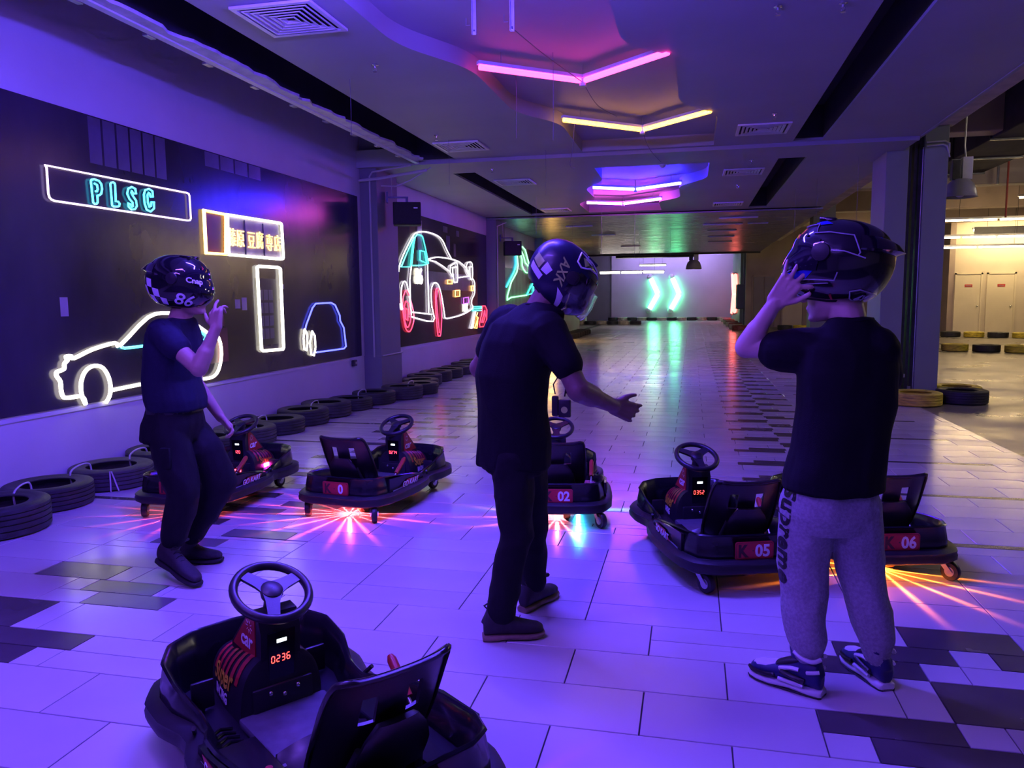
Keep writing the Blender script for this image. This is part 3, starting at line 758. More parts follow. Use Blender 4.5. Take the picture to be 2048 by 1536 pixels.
# third bay, lower and shinier
b = MB()
nb = 20
for i in range(nb):
    y0 = 18.36+i*0.80
    b.box(WX+0.02, 2.76, y0+0.004, y0+0.796, 3.36, 3.39)
c3 = struct(b.build('ceiling_third_bay', 'ceil_low'), 'low glossy board ceiling of the far bay', 'ceiling')
b = MB(); b.box(WX, 2.76, 34.36, 34.5, 3.30, 4.2); struct(b.build('trim_3', 'ceil_dark'), 'dark edge at the end of the low far ceiling', 'trim')
# high soffits over the side strip and the concrete hall
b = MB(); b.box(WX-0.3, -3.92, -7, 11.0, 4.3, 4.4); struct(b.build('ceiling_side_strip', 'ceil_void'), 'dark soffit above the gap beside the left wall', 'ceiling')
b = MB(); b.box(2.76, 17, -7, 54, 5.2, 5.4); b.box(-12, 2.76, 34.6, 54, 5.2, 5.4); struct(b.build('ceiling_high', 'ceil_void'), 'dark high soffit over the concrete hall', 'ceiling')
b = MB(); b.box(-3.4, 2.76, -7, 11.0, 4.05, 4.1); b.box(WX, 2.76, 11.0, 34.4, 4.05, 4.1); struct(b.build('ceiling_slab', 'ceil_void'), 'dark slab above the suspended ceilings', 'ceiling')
b = MB(); b.box(2.762, 2.80, -7, 34.5, CZ-0.01, 4.6); struct(b.build('trim_4', 'ceil'), 'pale ceiling edge facing the concrete hall', 'trim')
b = MB(); b.bevel_box(2.98, 3.40, -7, 11.9, 3.72, 4.5, 0.02); struct(b.build('trim_5', 'concrete'), 'raw concrete beam running above the right ceiling edge', 'beam')
b = MB(); b.bevel_box(2.86, 3.5, 12.7, 34, 3.75, 4.6, 0.02); struct(b.build('trim_6', 'concrete'), 'tan concrete beam continuing beyond the right columns', 'beam')
b = MB()
for yy in (16, 21.5, 27, 32): b.bevel_box(3.5, 16.8, yy, yy+0.5, 4.15 if yy > 17 else 4.4, 5.2, 0.02)
struct(b.build('trim_7', 'wall_brown'), 'cross beams under the high soffit of the concrete hall', 'beam')
# ------------------------------------------------------------------ chevron lamps under the ceiling
def chevron(a, apex, c, z, m, label, r=0.024, hang=0.13, group='chevron ceiling lamps'):
    o = thing('chevron_lamp', label, 'ceiling lamp', (apex[0], apex[1], z), group=group)
    A = V((a[0]-apex[0], a[1]-apex[1], 0)); C = V((c[0]-apex[0], c[1]-apex[1], 0))
    for d in (A, C):
        u = d.normalized(); n_ = V((-u.y, u.x, 0))
        p0 = u*0.03; p1 = d
        s = MB()
        s.tube([p0, p1], r, 10); s.build('lamp_tube', m, o, smooth=50)
        s = MB()
        q0, q1 = p0-u*0.01, p1+u*0.015
        s.prism([(0, -r*1.1), (1, -r*1.1), (1, r*1.1), (0, r*1.1)], r*0.9, r*0.9+0.03, lambda t, w, h: q0+(q1-q0)*t+n_*w+V((0, 0, h)))
        s.build('lamp_channel', 'metal_white', o)
    s = MB(); s.bevel_box(-0.03, 0.03, -0.03, 0.03, -0.05, 0.05, 0.006); s.build('joint_clip', 'metal_galv', o)
    for d in (A, C, V((0, 0, 0))):
        p = d*0.8
        s = MB(); s.tube([p+V((0, 0, 0.04)), p+V((0, 0, 0.04+hang))], 0.004, 6); s.build('hanger', 'metal_galv', o)
    return o
chevron((-1.82, 6.75), (-1.01, 7.41), (-0.22, 6.75), CZ, 't_pink', 'pink chevron lamp in the ceiling recess, nearest in view')
chevron((-1.435, 8.92), (-0.605, 9.68), (0.165, 8.92), CZ, 't_yellow', 'amber chevron lamp just beyond the pink one')
chevron((-1.73, 14.05), (-1.02, 14.5), (-0.22, 13.95), C2, 't_bluefar', 'deep blue chevron lamp over the second bay')
chevron((-2.12, 16.2), (-1.42, 16.6), (-0.63, 16.0), C2, 't_magenta', 'magenta chevron lamp at the end of the second bay')
# lamps of the same row overhead and behind the photographer
chevron((-2.23, 3.60), (-1.42, 4.25), (-0.62, 3.60), 3.20, 't_blue', 'blue chevron lamp overhead, next before the pink one')
chevron((-2.64, 1.45), (-1.83, 2.1), (-1.03, 1.45), 3.05, 't_violet', 'violet chevron lamp overhead, before the blue one')
chevron((-3.04, -0.8), (-2.23, -0.1), (-1.43, -0.8), 3.05, 't_violet', 'violet chevron lamp behind the photographer')

# the two galvanised drop brackets of the overhead blue lamp
for x, yy, lab in [(-1.55, 5.62, 'galvanised drop bracket hanging left of the loose wire'), (-1.27, 5.62, 'galvanised drop bracket holding the loose wire')]:
    o = thing('drop_bracket', lab, 'bracket', (x, yy, CZ+0.16), group='drop brackets')
    s = MB(); s.box(-0.015, 0.015, -0.003, 0.003, -0.27, 0); s.box(-0.015, -0.011, -0.018, 0.0, -0.27, 0); s.build('strip', 'metal_galv', o)
    s = MB(); s.tube([(-0.03, 0, -0.2), (-0.06, 0, -0.2), (-0.06, 0, -0.15)], 0.003, 6); s.build('hook', 'metal_galv', o)
    s = MB(); s.disc((0, -0.006, -0.24), 0.006, 8, 'y', 0.004); s.build('bolt', 'metal_dark', o)

def loose_wire(pts, label, r=0.004):
    p = smoothpts(pts, 6)
    o = tag(MB().tube([q-V(pts[0]) for q in p], r, 5).build('loose_wire', 'wire', None, True, pts[0]), label, 'wire', 'loose ceiling wires')
    return o
loose_wire([(-1.27, 5.6, 3.36), (-1.18, 6.4, 3.40), (-1.02, 7.38, 3.44)], 'slack wire from the bracket to the pink lamp joint')
loose_wire([(-1.0, 7.43, 3.42), (-0.93, 7.9, 3.34), (-0.80, 8.5, 3.36)], 'short wire end beyond the pink lamp joint')
loose_wire([(-0.60, 9.70, 3.42), (-0.54, 10.1, 3.30), (-0.42, 10.6, 3.22)], 'wire trailing from the amber lamp joint')
loose_wire([(-1.33, 9.05, 3.44), (-1.36, 9.15, 3.22), (-1.42, 9.3, 3.02), (-1.36, 9.3, 2.98)], 'bent wire dangling below the left end of the amber lamp')
for i, (x, yy, z0, z1) in enumerate([(-3.05, 6.8, 2.95, 3.45), (-3.0, 9.6, 2.9, 3.45), (-1.95, 10.6, 2.85, 3.45), (-1.22, 7.0, 2.85, 3.615), (-1.62, 7.3, 2.95, 3.615), (-2.95, 15.0, 2.7, 3.41), (-1.9, 16.9, 2.2, 3.565), (-1.2, 16.9, 2.3, 3.565), (2.25, 12.0, 2.5, 3.4), (2.0, 14.0, 2.55, 3.4), (1.8, 15.2, 2.6, 3.4), (-0.6, 22, 2.5, 3.36), (-1.5, 23, 2.4, 3.36), (-3.0, 20, 2.7, 3.36)]):
    nm = ['left of the near ceiling vent', 'hanging over the second left vent', 'left of the amber lamp', 'crossing the pink lamp', 'left part of the pink lamp', 'under the left slot of the second bay', 'left below the magenta lamp', 'right below the magenta lamp', 'beside the right column', 'a little beyond the right column', 'furthest right in the second bay', 'right one under the far low ceiling', 'middle one under the far low ceiling', 'left one under the far low ceiling'][i]
    s = MB(); s.tube([(0, 0, z0-z1), (0.004, 0, (z0-z1)/2), (0, 0, 0)], 0.0022, 5)
    tag(s.build('hanging_wire', 'wire', None, True, (x, yy, z1)), 'thin straight hanging wire, '+nm, 'wire', 'straight hanging wires')

# ------------------------------------------------------------------ square air diffusers
def vent_proto():
    o = thing('ceiling_vent', 'white square ceiling air vent', 'vent')
    s = MB(); s.box(-0.29, 0.29, -0.29, 0.29, -0.006, -0.001); s.build('backing', 'vent_dark', o)
    def frame(s, a, w, z0, z1):
        for sg in (-1, 1):
            s.prism([(sg*a, -a), (sg*a, a), (sg*(a-w), a-w), (sg*(a-w), -(a-w))], z0, z1)
            s.prism([(-a, sg*a), (a, sg*a), (a-w, sg*(a-w)), (-(a-w), sg*(a-w))], z0, z1)
    s = MB(); frame(s, 0.30, 0.035, -0.022, -0.004); s.build('frame', 'metal_white', o)
    for a in (0.235, 0.19, 0.145, 0.10, 0.055):
        s = MB(); frame(s, a+0.008, 0.014, -0.024, -0.020)
        for sg in (-1, 1):
            s.add([(sg*a, -a, -0.022), (sg*a, a, -0.022), (sg*(a-0.024), a-0.024, -0.008), (sg*(a-0.024), -(a-0.024), -0.008)], [(0, 1, 2, 3)])
            s.add([(-a, sg*a, -0.022), (a, sg*a, -0.022), (a-0.024, sg*(a-0.024), -0.008), (-(a-0.024), sg*(a-0.024), -0.008)], [(0, 1, 2, 3)])
        s.build('louvre_ring', 'metal_white', o)
    return o
vp = vent_proto()
VL = [(-2.80, 5.27, CZ, 'large nearest one at the top left'), (-2.95, 10.0, CZ, 'left one before the first drop beam'), (0.79, 9.95, CZ, 'right one beside the right slot of the first bay'),
      (-2.90, 12.96, C2, 'first left one in the second bay'), (0.75, 12.92, C2, 'first right one in the second bay'), (-2.93, 17.2, C2, 'last left one in the second bay'), (0.70, 17.2, C2, 'last right one in the second bay')]
for i, (x, yy, z, lab) in enumerate(VL):
    o = vp if i == 0 else copy_tree(vp)
    o.location = (x, yy, z); o['label'] = 'white square ceiling air vent, '+lab; o['group'] = 'square ceiling vents'
# slit diffusers of the far bay
for i, (x, yy, w) in enumerate([(1.05, 19.6, 0.9), (0.75, 21.2, 1.0), (1.62, 21.2, 0.5), (0.8, 23.2, 0.8), (0.85, 25.4, 0.8), (0.9, 27.8, 0.8), (-2.9, 20.6, 0.7), (-2.6, 23.6, 0.7), (-2.2, 29, 0.7)]):
    lab = ['first on the right', 'second on the right, longer', 'short one beside the second on the right', 'third on the right', 'fourth on the right', 'last on the right', 'first on the left', 'second on the left', 'last on the left'][i]
    o = thing('slit_diffuser', 'white slit diffuser in the low far ceiling, '+lab, 'vent', (x, yy, 3.36), group='slit diffusers')
    s = MB(); s.bevel_box(-w/2, w/2, -0.09, 0.09, -0.03, -0.001, 0.006); s.build('frame', 'metal_white', o)
    s = MB(); s.box(-w/2+0.03, w/2-0.03, -0.05, 0.05, -0.034, -0.028); s.build('blade', 'metal_galv', o)

# sprinklers and round downlights
def sprinkler_proto():
    o = thing('sprinkler', 'small chrome ceiling sprinkler', 'sprinkler')
    s = MB(); s.lathe([(0.002, 0), (0.03, 0), (0.03, -0.006), (0.012, -0.012), (0.01, -0.03), (0.002, -0.03)], 14); s.build('escutcheon', 'chrome', o, True)
    s = MB(); s.tube([(-0.012, 0, -0.028), (-0.014, 0, -0.045), (0, 0, -0.056), (0.014, 0, -0.045), (0.012, 0, -0.028)], 0.002, 5); s.build('yoke', 'chrome', o)
    s = MB(); s.disc((0, 0, -0.062), 0.018, 12, 'z', 0.003); s.build('deflector', 'chrome', o)
    return o
sp = sprinkler_proto()
for i, (x, yy, z, lab) in enumerate([(-2.66, 6.45, CZ, 'near the large vent'), (-3.06, 9.3, CZ, 'by the left vent of the first bay'), (0.55, 5.9, CZ, 'right of the pink lamp'), (0.98, 5.95, CZ, 'nearest the right slot'), (0.85, 9.2, CZ, 'by the right vent of the first bay'), (-2.95, 11.6, C2, 'first left one in the second bay'), (0.8, 11.9, C2, 'first right one in the second bay'), (0.75, 14.4, C2, 'between the right vents of the second bay')]):
    o = sp if i == 0 else copy_tree(sp)
    o.location = (x, yy, z); o['label'] = 'small chrome ceiling sprinkler, '+lab; o['group'] = 'sprinklers'
for x, yy, z, lab in [(-0.98, 9.52, CZ+0.169, 'under the amber lamp'), (-1.05, 12.15, C2+0.159, 'before the deep blue lamp')]:
    o = thing('downlight', 'small round recessed downlight '+lab, 'downlight', (x, yy, z), group='round downlights')
    s = MB(); s.lathe([(0.07, 0), (0.09, 0), (0.09, -0.008), (0.07, -0.012)], 20); s.build('rim', 'metal_white', o, True)
    s = MB(); s.disc((0, 0, -0.006), 0.07, 20, 'z', 0.003); s.build('lens', 'metal_white', o)
o = thing('motion_sensor', 'small white sensor on the edge of the blue recess', 'sensor', (-0.45, 11.96, C2))
s = MB(); s.lathe([(0.002, 0), (0.045, 0), (0.045, -0.02), (0.03, -0.045), (0.002, -0.055)], 16); s.build('dome', 'metal_white', o, True)
s = MB(); s.disc((0, 0, -0.006), 0.06, 16, 'z', 0.006); s.build('base_ring', 'metal_white', o)

# ------------------------------------------------------------------ torn plaster strip and rail beside the left slot
o = thing('ceiling_rail', 'torn plaster strip on a white metal rail along the left ceiling gap', 'rail', (-3.9, 0, CZ))
s = MB(); s.box(-0.03, 0.03, -6.9, 10.95, -0.035, 0.0); s.build('rail', 'metal_white', o)
s = MB()
yy = -6.0; rnd = random.Random(3); prof = []
while yy < 10.9:
    prof.append((yy, 0.12+0.11*mnoise.noise(V((yy*0.9, 0, 0)))+rnd.uniform(-0.03, 0.03))); yy += rnd.uniform(0.06, 0.16)
for (ya, wa), (yb, wb) in zip(prof, prof[1:]):
    s.prism([(0.028, ya), (0.03+max(0.03, wa), ya), (0.03+max(0.03, wb), yb), (0.028, yb)], -0.022, 0.004)
s.build('torn_plaster', 'plaster_torn', o)
for k in range(14):
    s = MB(); s.bevel_box(-0.075, -0.03, 0, 0.10, -0.045, -0.02, 0.004)
    s.build('clip', 'metal_galv', o, loc=(0, 0.9+k*0.72, 0))
# conduit on the pillar
def pipe(name, pts, r, m, label, cat='pipe', group=None):
    base = V(pts[0])
    return tag(MB().tube([V(p)-base for p in pts], r, 8).build(name, m, None, True, base), label, cat, group)
pipe('conduit', [(-4.68, 11.03, 0.60), (-4.68, 11.03, 3.28), (-4.62, 11.0, 3.34), (-4.0, 10.96, 3.40)], 0.014, 'conduit', 'pale conduit running up the front of the left pillar')
pipe('conduit', [(-4.56, 11.06, 0.62), (-4.56, 11.9, 0.62)], 0.012, 'conduit', 'pale conduit along the side of the left pillar')
pipe('conduit', [(-4.83, 10.98, 3.22), (-4.5, 10.98, 3.24), (-4.2, 10.95, 3.27), (-3.75, 10.90, 3.31)], 0.022, 'conduit', 'thick pale conduit crossing the top of the left pillar')
pipe('conduit', [(-4.50, 11.03, 3.14), (-4.25, 11.0, 3.12), (-4.0, 10.97, 3.2), (-3.7, 10.97, 3.36)], 0.010, 'conduit', 'sagging cable at the top of the left pillar')
pipe('conduit', [(-4.57, 18.4, 0.7), (-4.57, 18.4, 3.2), (-4.4, 18.6, 3.3)], 0.014, 'conduit', 'pale conduit on the second left pillar')
pipe('conduit', [(3.045, 11.73, 3.50), (3.27, 11.73, 3.51), (3.33, 11.75, 3.48), (3.345, 11.8, 3.36)], 0.012, 'conduit', 'upper pale conduit bent round the slim right column')
pipe('conduit', [(3.045, 11.73, 3.455), (3.25, 11.73, 3.465), (3.30, 11.74, 3.44), (3.345, 11.77, 3.30)], 0.012, 'conduit', 'lower pale conduit bent round the slim right column')

# ------------------------------------------------------------------ loudspeakers
def speaker(loc, rz, label):
    o = thing('loudspeaker', label, 'loudspeaker', loc, rz, 'wall loudspeakers')
    s = MB(); s.bevel_box(-0.21, 0.21, -0.15, 0.12, -0.34, 0, 0.015); s.build('cabinet', 'speaker', o)
    s = MB(); s.bevel_box(-0.20, 0.20, -0.165, -0.15, -0.33, -0.01, 0.006); s.build('grille', 'speaker', o)
    s = MB(); s.box(0.10, 0.16, -0.168, -0.165, -0.10, -0.08); s.build('badge', 'metal_white', o)
    s = MB(); s.box(-0.02, 0.02, -0.02, 0.02, 0, 0.07); s.box(-0.30, 0.02, -0.015, 0.015, 0.07, 0.095); s.box(-0.31, -0.28, -0.05, 0.05, 0.0, 0.16); s.build('bracket', 'metal_dark', o)
    s = MB(); s.tube([(-0.22, 0.02, 0.09), (-0.23, 0.05, 0.45)], 0.008, 6); s.build('cable', 'conduit', o)
    return o
speaker((-4.26, 11.45, 2.93), 0.35, 'black loudspeaker on the first left pillar above the tyres')
speaker((-4.28, 18.75, 2.86), 0.35, 'black loudspeaker on the second left pillar further away')

# ------------------------------------------------------------------ murals
def mural(y0, y1, z0, z1, m, label):
    o = thing('wall_mural', label, 'mural', (WX, y0, z0), group='printed wall murals')
    s = MB(); s.box(0.001, 0.014, 0, y1-y0, 0, z1-z0); s.build('print', m, o)
    return o
def patch(o, rects, m, x=0.015):
    for (a, c, e, g) in rects:
        s = MB(); s.box(0.013, x, 0, c-a, 0, g-e)
        s.build('printed_panel', m, o, loc=(0, a-o.location.y, e-o.location.z))
m1 = mural(-3.0, 10.92, 0.63, 2.985, 'print_dark', 'long dark night street mural behind the white car neon')
patch(m1, [(5.62+0.165*i, 5.62+0.165*i+0.14, 2.60, 2.975) for i in range(6)], 'print_slate')
patch(m1, [(7.2+0.27*i, 7.2+0.27*i+0.24, 2.83, 2.975) for i in range(4)], 'print_slate')
patch(m1, [(8.02, 8.50, 0.95, 1.72)], 'print_black')
patch(m1, [(8.10+0.11*i, 8.10+0.11*i+0.09, 1.02+0.15*j, 1.02+0.15*j+0.12) for i in range(3) for j in range(4)], 'print_slate', 0.0165)
patch(m1, [(7.10, 7.45, 0.82, 1.18), (7.15, 7.40, 1.20, 1.32)], 'print_red')
patch(m1, [(7.62, 7.72, 1.38, 1.48), (7.75, 7.85, 1.36, 1.50), (5.2, 5.28, 1.35, 1.5), (8.6, 8.68, 1.6, 1.66)], 'print_pale')
m2 = mural(11.95, 18.36, 0.66, 2.985, 'print_dark', 'dark mural behind the outlined front of the big neon car')
patch(m2, [(13.1, 13.4, 1.9, 2.9)], 'print_brown'); patch(m2, [(13.5, 13.75, 1.8, 2.9)], 'print_pale')
patch(m2, [(15.2, 15.45, 2.45, 2.75), (15.7, 15.85, 2.35, 2.62), (15.0, 15.3, 2.80, 2.92), (15.9, 16.1, 2.78, 2.9)], 'print_slate')
patch(m2, [(13.9, 16.9, 1.65, 2.0)], 'print_slate', 0.0145)
m3 = mural(19.4, 26.4, 0.70, 2.95, 'print_dark', 'far mural with the sea green bottle shaped figure')
patch(m3, [(19.6, 23.4, 0.9, 2.3)], 'print_green', 0.0145)

def neon(group, name, keys, label, cat='neon sign', r=0.012, extra=None, smooth=False):
    """tubes bent along the outlines, each tube a part"""
    first = NEON[keys[0][0]][0][0]
    base = V((WX+0.036, first[0], first[1]))
    o = thing(name, label, cat, base, group=group)
    for key, pname, m, rad in keys:
        for line in NEON[key]:
            pts = [V((0, p[0]-base.y, p[1]-base.z)) for p in line]
            closed = (pts[0]-pts[-1]).length < 1e-6
            if closed: pts = pts[:-1]
            if smooth and len(pts) > 5: pts = smoothpts(pts, 3, closed)
            s = MB(); s.tube(pts, rad, 7, closed); s.build(pname, m, o, smooth=60)
    return o, base
G = 'neon signs on the left wall'
o, bs = neon(G, 'neon_sign', [('plsc_frame', 'frame_tube', 'n_lilac', 0.0085), ('plsc', 'letter_tube', 'n_cyan', 0.0085)], 'cyan PLSC neon letters inside a slanted white frame', smooth=False)
o, bs = neon(G, 'neon_sign', [('shop_y', 'frame_tube', 'n_yellow', 0.017), ('shop_w', 'frame_tube', 'n_warmwhite', 0.017)], 'yellow neon shop sign with six lit characters on three panels')
yz = [NEON['shop_w'][0][i] for i in (0, 1, 5, 7)]
s = MB()
def wallfn(p0):
    return lambda x, yv, h: V((h, p0[0]+x-bs.y, p0[1]+yv-bs.z))
s.prism([(-0.0, 0)]+[(q[0]-yz[0][0], q[1]-yz[0][1]) for q in yz[1:]], -0.03, -0.018, wallfn(yz[0])); s.build('sign_panel', 'print_pale', o)
yq = NEON['shop_y'][0][:4]
s = MB(); s.prism([(q[0]-yq[0][0], q[1]-yq[0][1]) for q in yq], -0.03, -0.018, wallfn(yq[0])); s.build('sign_panel', 'print_red', o)
for line in NEON['shop_div']:
    s = MB(); s.tube([V((-0.012, p[0]-bs.y, p[1]-bs.z)) for p in line], 0.008, 6); s.build('divider', 'print_black', o)
for ch, p in zip('藤原豆腐専店', NEON['shop_txt'][0]):
    s = MB()
    add_text(s, ch, lambda x, yv, h, p=p: V((h-0.012, p[0]-bs.y+x*0.86, p[1]-bs.z+yv*1.12)), 0.185, offset=0.0, thick=0.012)
    s.build('character', 'n_text', o)
neon(G, 'neon_sign', [('doorneon', 'frame_tube', 'n_warmwhite', 0.018)], 'tall yellowish white neon door frame outline')
neon(G, 'neon_sign', [('whitecar', 'outline_tube', 'n_warmwhite', 0.0165), ('whitecar_b', 'window_tube', 'n_cyan', 0.013)], 'white neon outline of a low car behind the walking man', smooth=True)
neon(G, 'neon_sign', [('bluecar', 'outline_tube', 'n_blue', 0.011), ('bluecar_w', 'wheel_tube', 'n_warmwhite', 0.012)], 'small blue neon car outline with two white wheels')
o, bs = neon(G, 'neon_sign', [('bigcar_w', 'outline_tube', 'n_white', 0.0115), ('bigcar_c', 'window_tube', 'n_aqua', 0.0115), ('bigcar_r', 'wheel_tube', 'n_red', 0.012), ('bigcar_o', 'lamp_tube', 'n_orange', 0.012), ('bigcar_p', 'plate_tube', 'n_purple', 0.011)], 'large neon car with cyan windows and red wheels', smooth=True)
for key, txt, sz in (('bigcar_86', '86', 0.40), ('bigcar_plate', 'KX', 0.24)):
    p = NEON[key][0][0]
    s = MB(); add_text(s, txt, lambda x, yv, h: V((h-0.01, p[0]-bs.y+x, p[1]-bs.z+yv)), sz, offset=0.003, thick=0.014); s.build('lettering', 'n_warmwhite', o)
neon(G, 'neon_sign', [('logo_c', 'bar_tube', 'n_aqua', 0.015), ('logo_w', 'stroke_tube', 'n_white', 0.012), ('logo_o', 'stroke_tube', 'n_orange', 0.012), ('logo_r', 'letter_tube', 'n_red', 0.013)], 'small neon emblem with a red D shape by the second pillar')
neon(G, 'neon_sign', [('m3_b', 'outline_tube', 'n_cyan', 0.02), ('m3_g', 'outline_tube', 'n_green', 0.02), ('m3_c', 'outline_tube', 'n_aqua', 0.022)], 'far green and blue neon figure behind the bent man')

# ------------------------------------------------------------------ chevron lamps on the far walls
def wall_chevron(pts, m, label, r, group):
    base = V(pts[1])
    o = thing('wall_chevron', label, 'wall lamp', base, group=group)
    for a in (0, 2):
        d = V(pts[a])-base
        s = MB(); s.tube([d.normalized()*0.04, d], r, 10); s.build('lamp_tube', m, o, smooth=50)
        for t in (0.97,):
            s = MB(); s.sphere(d*t, r*1.25, n=6); s.build('end_cap', 'metal_white', o)
    return o
g = 'green chevron lamps'
wall_chevron([(-2.73, 52.8, 2.90), (-2.19, 52.8, 1.74), (-2.80, 52.8, 0.62)], 't_green', 'left one of the two green chevron lamps on the far wall', 0.16, g)
wall_chevron([(-1.33, 52.8, 2.91), (-0.80, 52.8, 1.72), (-1.40, 52.8, 0.61)], 't_green', 'right one of the two green chevron lamps on the far wall', 0.16, g)
g = 'red chevron lamps'
wall_chevron([(2.45, 50.6, 2.95), (2.45, 49.0, 1.65), (2.45, 50.6, 0.45)], 't_red', 'red chevron lamp on the far side wall, farther one', 0.10, g)
wall_chevron([(2.45, 47.6, 2.85), (2.45, 46.2, 1.65), (2.45, 47.6, 0.55)], 't_red', 'red chevron lamp on the far side wall, nearer one', 0.10, g)

wall_chevron([(-4.74, 26.2, 2.1), (-4.74, 27.4, 1.45), (-4.74, 26.2, 0.8)], 't_amber', 'amber chevron lamp on the left wall behind the bent man', 0.07, 'amber wall chevron')
# ------------------------------------------------------------------ fluorescent battens
def batten(x0, x1, yy, z, m, label, group, n=2, drop=0.6, r=0.022):
    o = thing('fluorescent_batten', label, 'batten lamp', ((x0+x1)/2, yy, z), group=group)
    w = (x1-x0)/2
    s = MB(); s.bevel_box(-w, w, -0.04, 0.04, 0.0, 0.06, 0.008); s.build('housing', 'metal_white', o)
    seg = 2*w/n
    for k in range(n):
        s = MB(); s.tube([(-w+seg*k+0.04, 0, -0.03), (-w+seg*(k+1)-0.04, 0, -0.03)], r, 8); s.build('lamp_tube', m, o, smooth=50)
    for sx in (-0.7, 0.7):
        s = MB(); s.tube([(w*sx, 0, 0.06), (w*sx, 0, 0.06+drop)], 0.006, 6); s.build('hanger', 'metal_dark', o)
    return o
gw = 'white battens at the far end'
batten(-4.6, -1.35, 40.0, 2.80, 't_fluor', 'lowest long white batten before the far lilac wall', gw, 3, 2.3, 0.06)
batten(-2.8, -1.35, 43.0, 3.25, 't_fluor', 'short white batten above the long one at the far end', gw, 1, 1.9, 0.03)
batten(-9.6, -7.2, 46.5, 3.05, 't_fluor', 'white batten at the far left end of the track', gw, 2, 2.1, 0.03)
wl = batten(-4.6, 1.9, 51.4, 4.55, 't_violet_far', 'shaded lilac batten washing the far lilac wall', gw, 4, 0.59, 0.05)
s = MB(); s.box(-3.25, 3.25, -0.26, -0.24, -0.30, 0.07); s.box(-3.25, 3.25, -0.26, -0.04, 0.06, 0.07); s.build('baffle', 'metal_white', wl)  # lamp added to tint the far wall; baffle stops its floor reflection
gy = 'warm battens over the concrete hall'
batten(7.0, 9.9, 25.0, 3.62, 't_warm', 'highest of the three stacked warm battens over the concrete hall', gy, 2, 0.55, 0.022)
batten(7.0, 9.9, 26.5, 3.24, 't_warm', 'middle of the three stacked warm battens over the concrete hall', gy, 3, 1.9, 0.022)
batten(7.4, 10.4, 28.0, 3.02, 't_warm', 'lowest of the three stacked warm battens over the concrete hall', gy, 2, 2.1, 0.022)
batten(8.55, 10.5, 24.0, 4.1, 't_warm', 'short warm batten near the right picture edge', gy, 1, 0.9, 0.022)
batten(4.2, 7.0, 31.0, 3.2, 't_warm', 'warm batten hidden partly behind the black helmet', gy, 2, 1.94, 0.022)
batten(6.8, 9.8, 9.0, 4.25, 't_hall', 'hall batten beyond the right picture edge, nearer one', gy, 2, 0.88, 0.022)  # pair added out of view to neutralise the blue on the right columns
batten(7.4, 10.4, 14.5, 4.25, 't_hall', 'hall batten beyond the right picture edge, farther one', gy, 2, 0.88, 0.022)
wb = batten(9.95, 13.2, 31.9, 3.85, 't_warm_bright', 'shaded warm batten washing the cream door wall', gy, 2, 1.30, 0.04)
s = MB(); s.box(-1.63, 1.63, -0.20, -0.185, -0.22, 0.07); s.box(-1.63, 1.63, -0.2, -0.04, 0.06, 0.07); s.build('baffle', 'metal_white', wb)  # lamp added to brighten the door wall; baffle shields the hall from it

# bell shaped pendant lamps
def bell(loc, label, scale=1.0, drop=0.9):
    o = thing('bell_pendant', label, 'pendant lamp', loc, group='bell pendants')
    k = scale
    prof = [(0.02*k, 0.24*k), (0.10*k, 0.24*k), (0.17*k, 0.17*k), (0.205*k, 0.07*k), (0.215*k, 0.0), (0.225*k, -0.01*k), (0.205*k, -0.008*k), (0.195*k, 0.07*k), (0.16*k, 0.16*k), (0.09*k, 0.225*k), (0.02*k, 0.225*k)]
    s = MB(); s.lathe(prof, 28); s.build('shade', 'lamp_grey', o, True)
    s = MB(); s.bevel_box(-0.13*k, -0.02*k, -0.06*k, 0.06*k, 0.23*k, 0.50*k, 0.008); s.build('gear_box', 'metal_dark', o)
    s = MB(); s.bevel_box(0.0, 0.13*k, -0.06*k, 0.06*k, 0.23*k, 0.54*k, 0.006); s.build('ballast_box', 'metal_white', o)
    s = MB(); s.tube([(0.05*k, 0, 0.54*k), (0.03*k, 0, 0.7*k), (0.05*k, 0, 0.54*k+drop)], 0.012, 8); s.build('stem', 'metal_galv', o)
    s = MB(); s.sphere((0, 0, 0.06*k), 0.07*k); s.build('bulb', 'metal_white', o, True)
    return o
bell((3.83, 12.9, 2.90), 'grey bell pendant lamp beside the slim right column', 1.05, 1.72)
bell((0.06, 36.0, 2.75), 'far bell pendant lamp before the lilac wall', 1.6, 1.58)

# ducts and pipes under the high soffit
o = thing('air_duct', 'large dark air duct under the soffit on the right', 'duct', (5.4, 10, 4.35))
for k in range(5):
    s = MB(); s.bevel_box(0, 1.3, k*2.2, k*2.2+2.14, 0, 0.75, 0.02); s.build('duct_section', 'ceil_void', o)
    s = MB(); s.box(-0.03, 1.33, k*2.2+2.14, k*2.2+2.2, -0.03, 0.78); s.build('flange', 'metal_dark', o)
for i, (x0, x1, yy, z, m, r) in enumerate([(5.2, 16, 23.0, 4.75, 'pipe_red', 0.04), (5.2, 16, 23.6, 4.55, 'metal_galv', 0.05), (5.2, 16, 22.4, 4.95, 'metal_dark', 0.05)]):
    lab = ['dark red sprinkler main crossing the hall on the right', 'galvanised pipe crossing the hall below the red main', 'dark pipe crossing the hall above the red main'][i]
    pipe('service_pipe', [(x0, yy, z), (x1, yy, z)], r, m, lab)
pipe('service_pipe', [(6.9, 20.0, 3.2), (6.9, 20.0, 5.2)], 0.022, 'pipe_red', 'thin dark red drop pipe in the hall on the right')
for i, x in enumerate((7.1, 7.9, 8.7)):
    pipe('service_pipe', [(x, 21.2, 4.1), (x, 21.2, 5.2)], 0.03, 'metal_galv', 'vertical galvanised stub pipe, '+['left', 'middle', 'right'][i]+' of three')
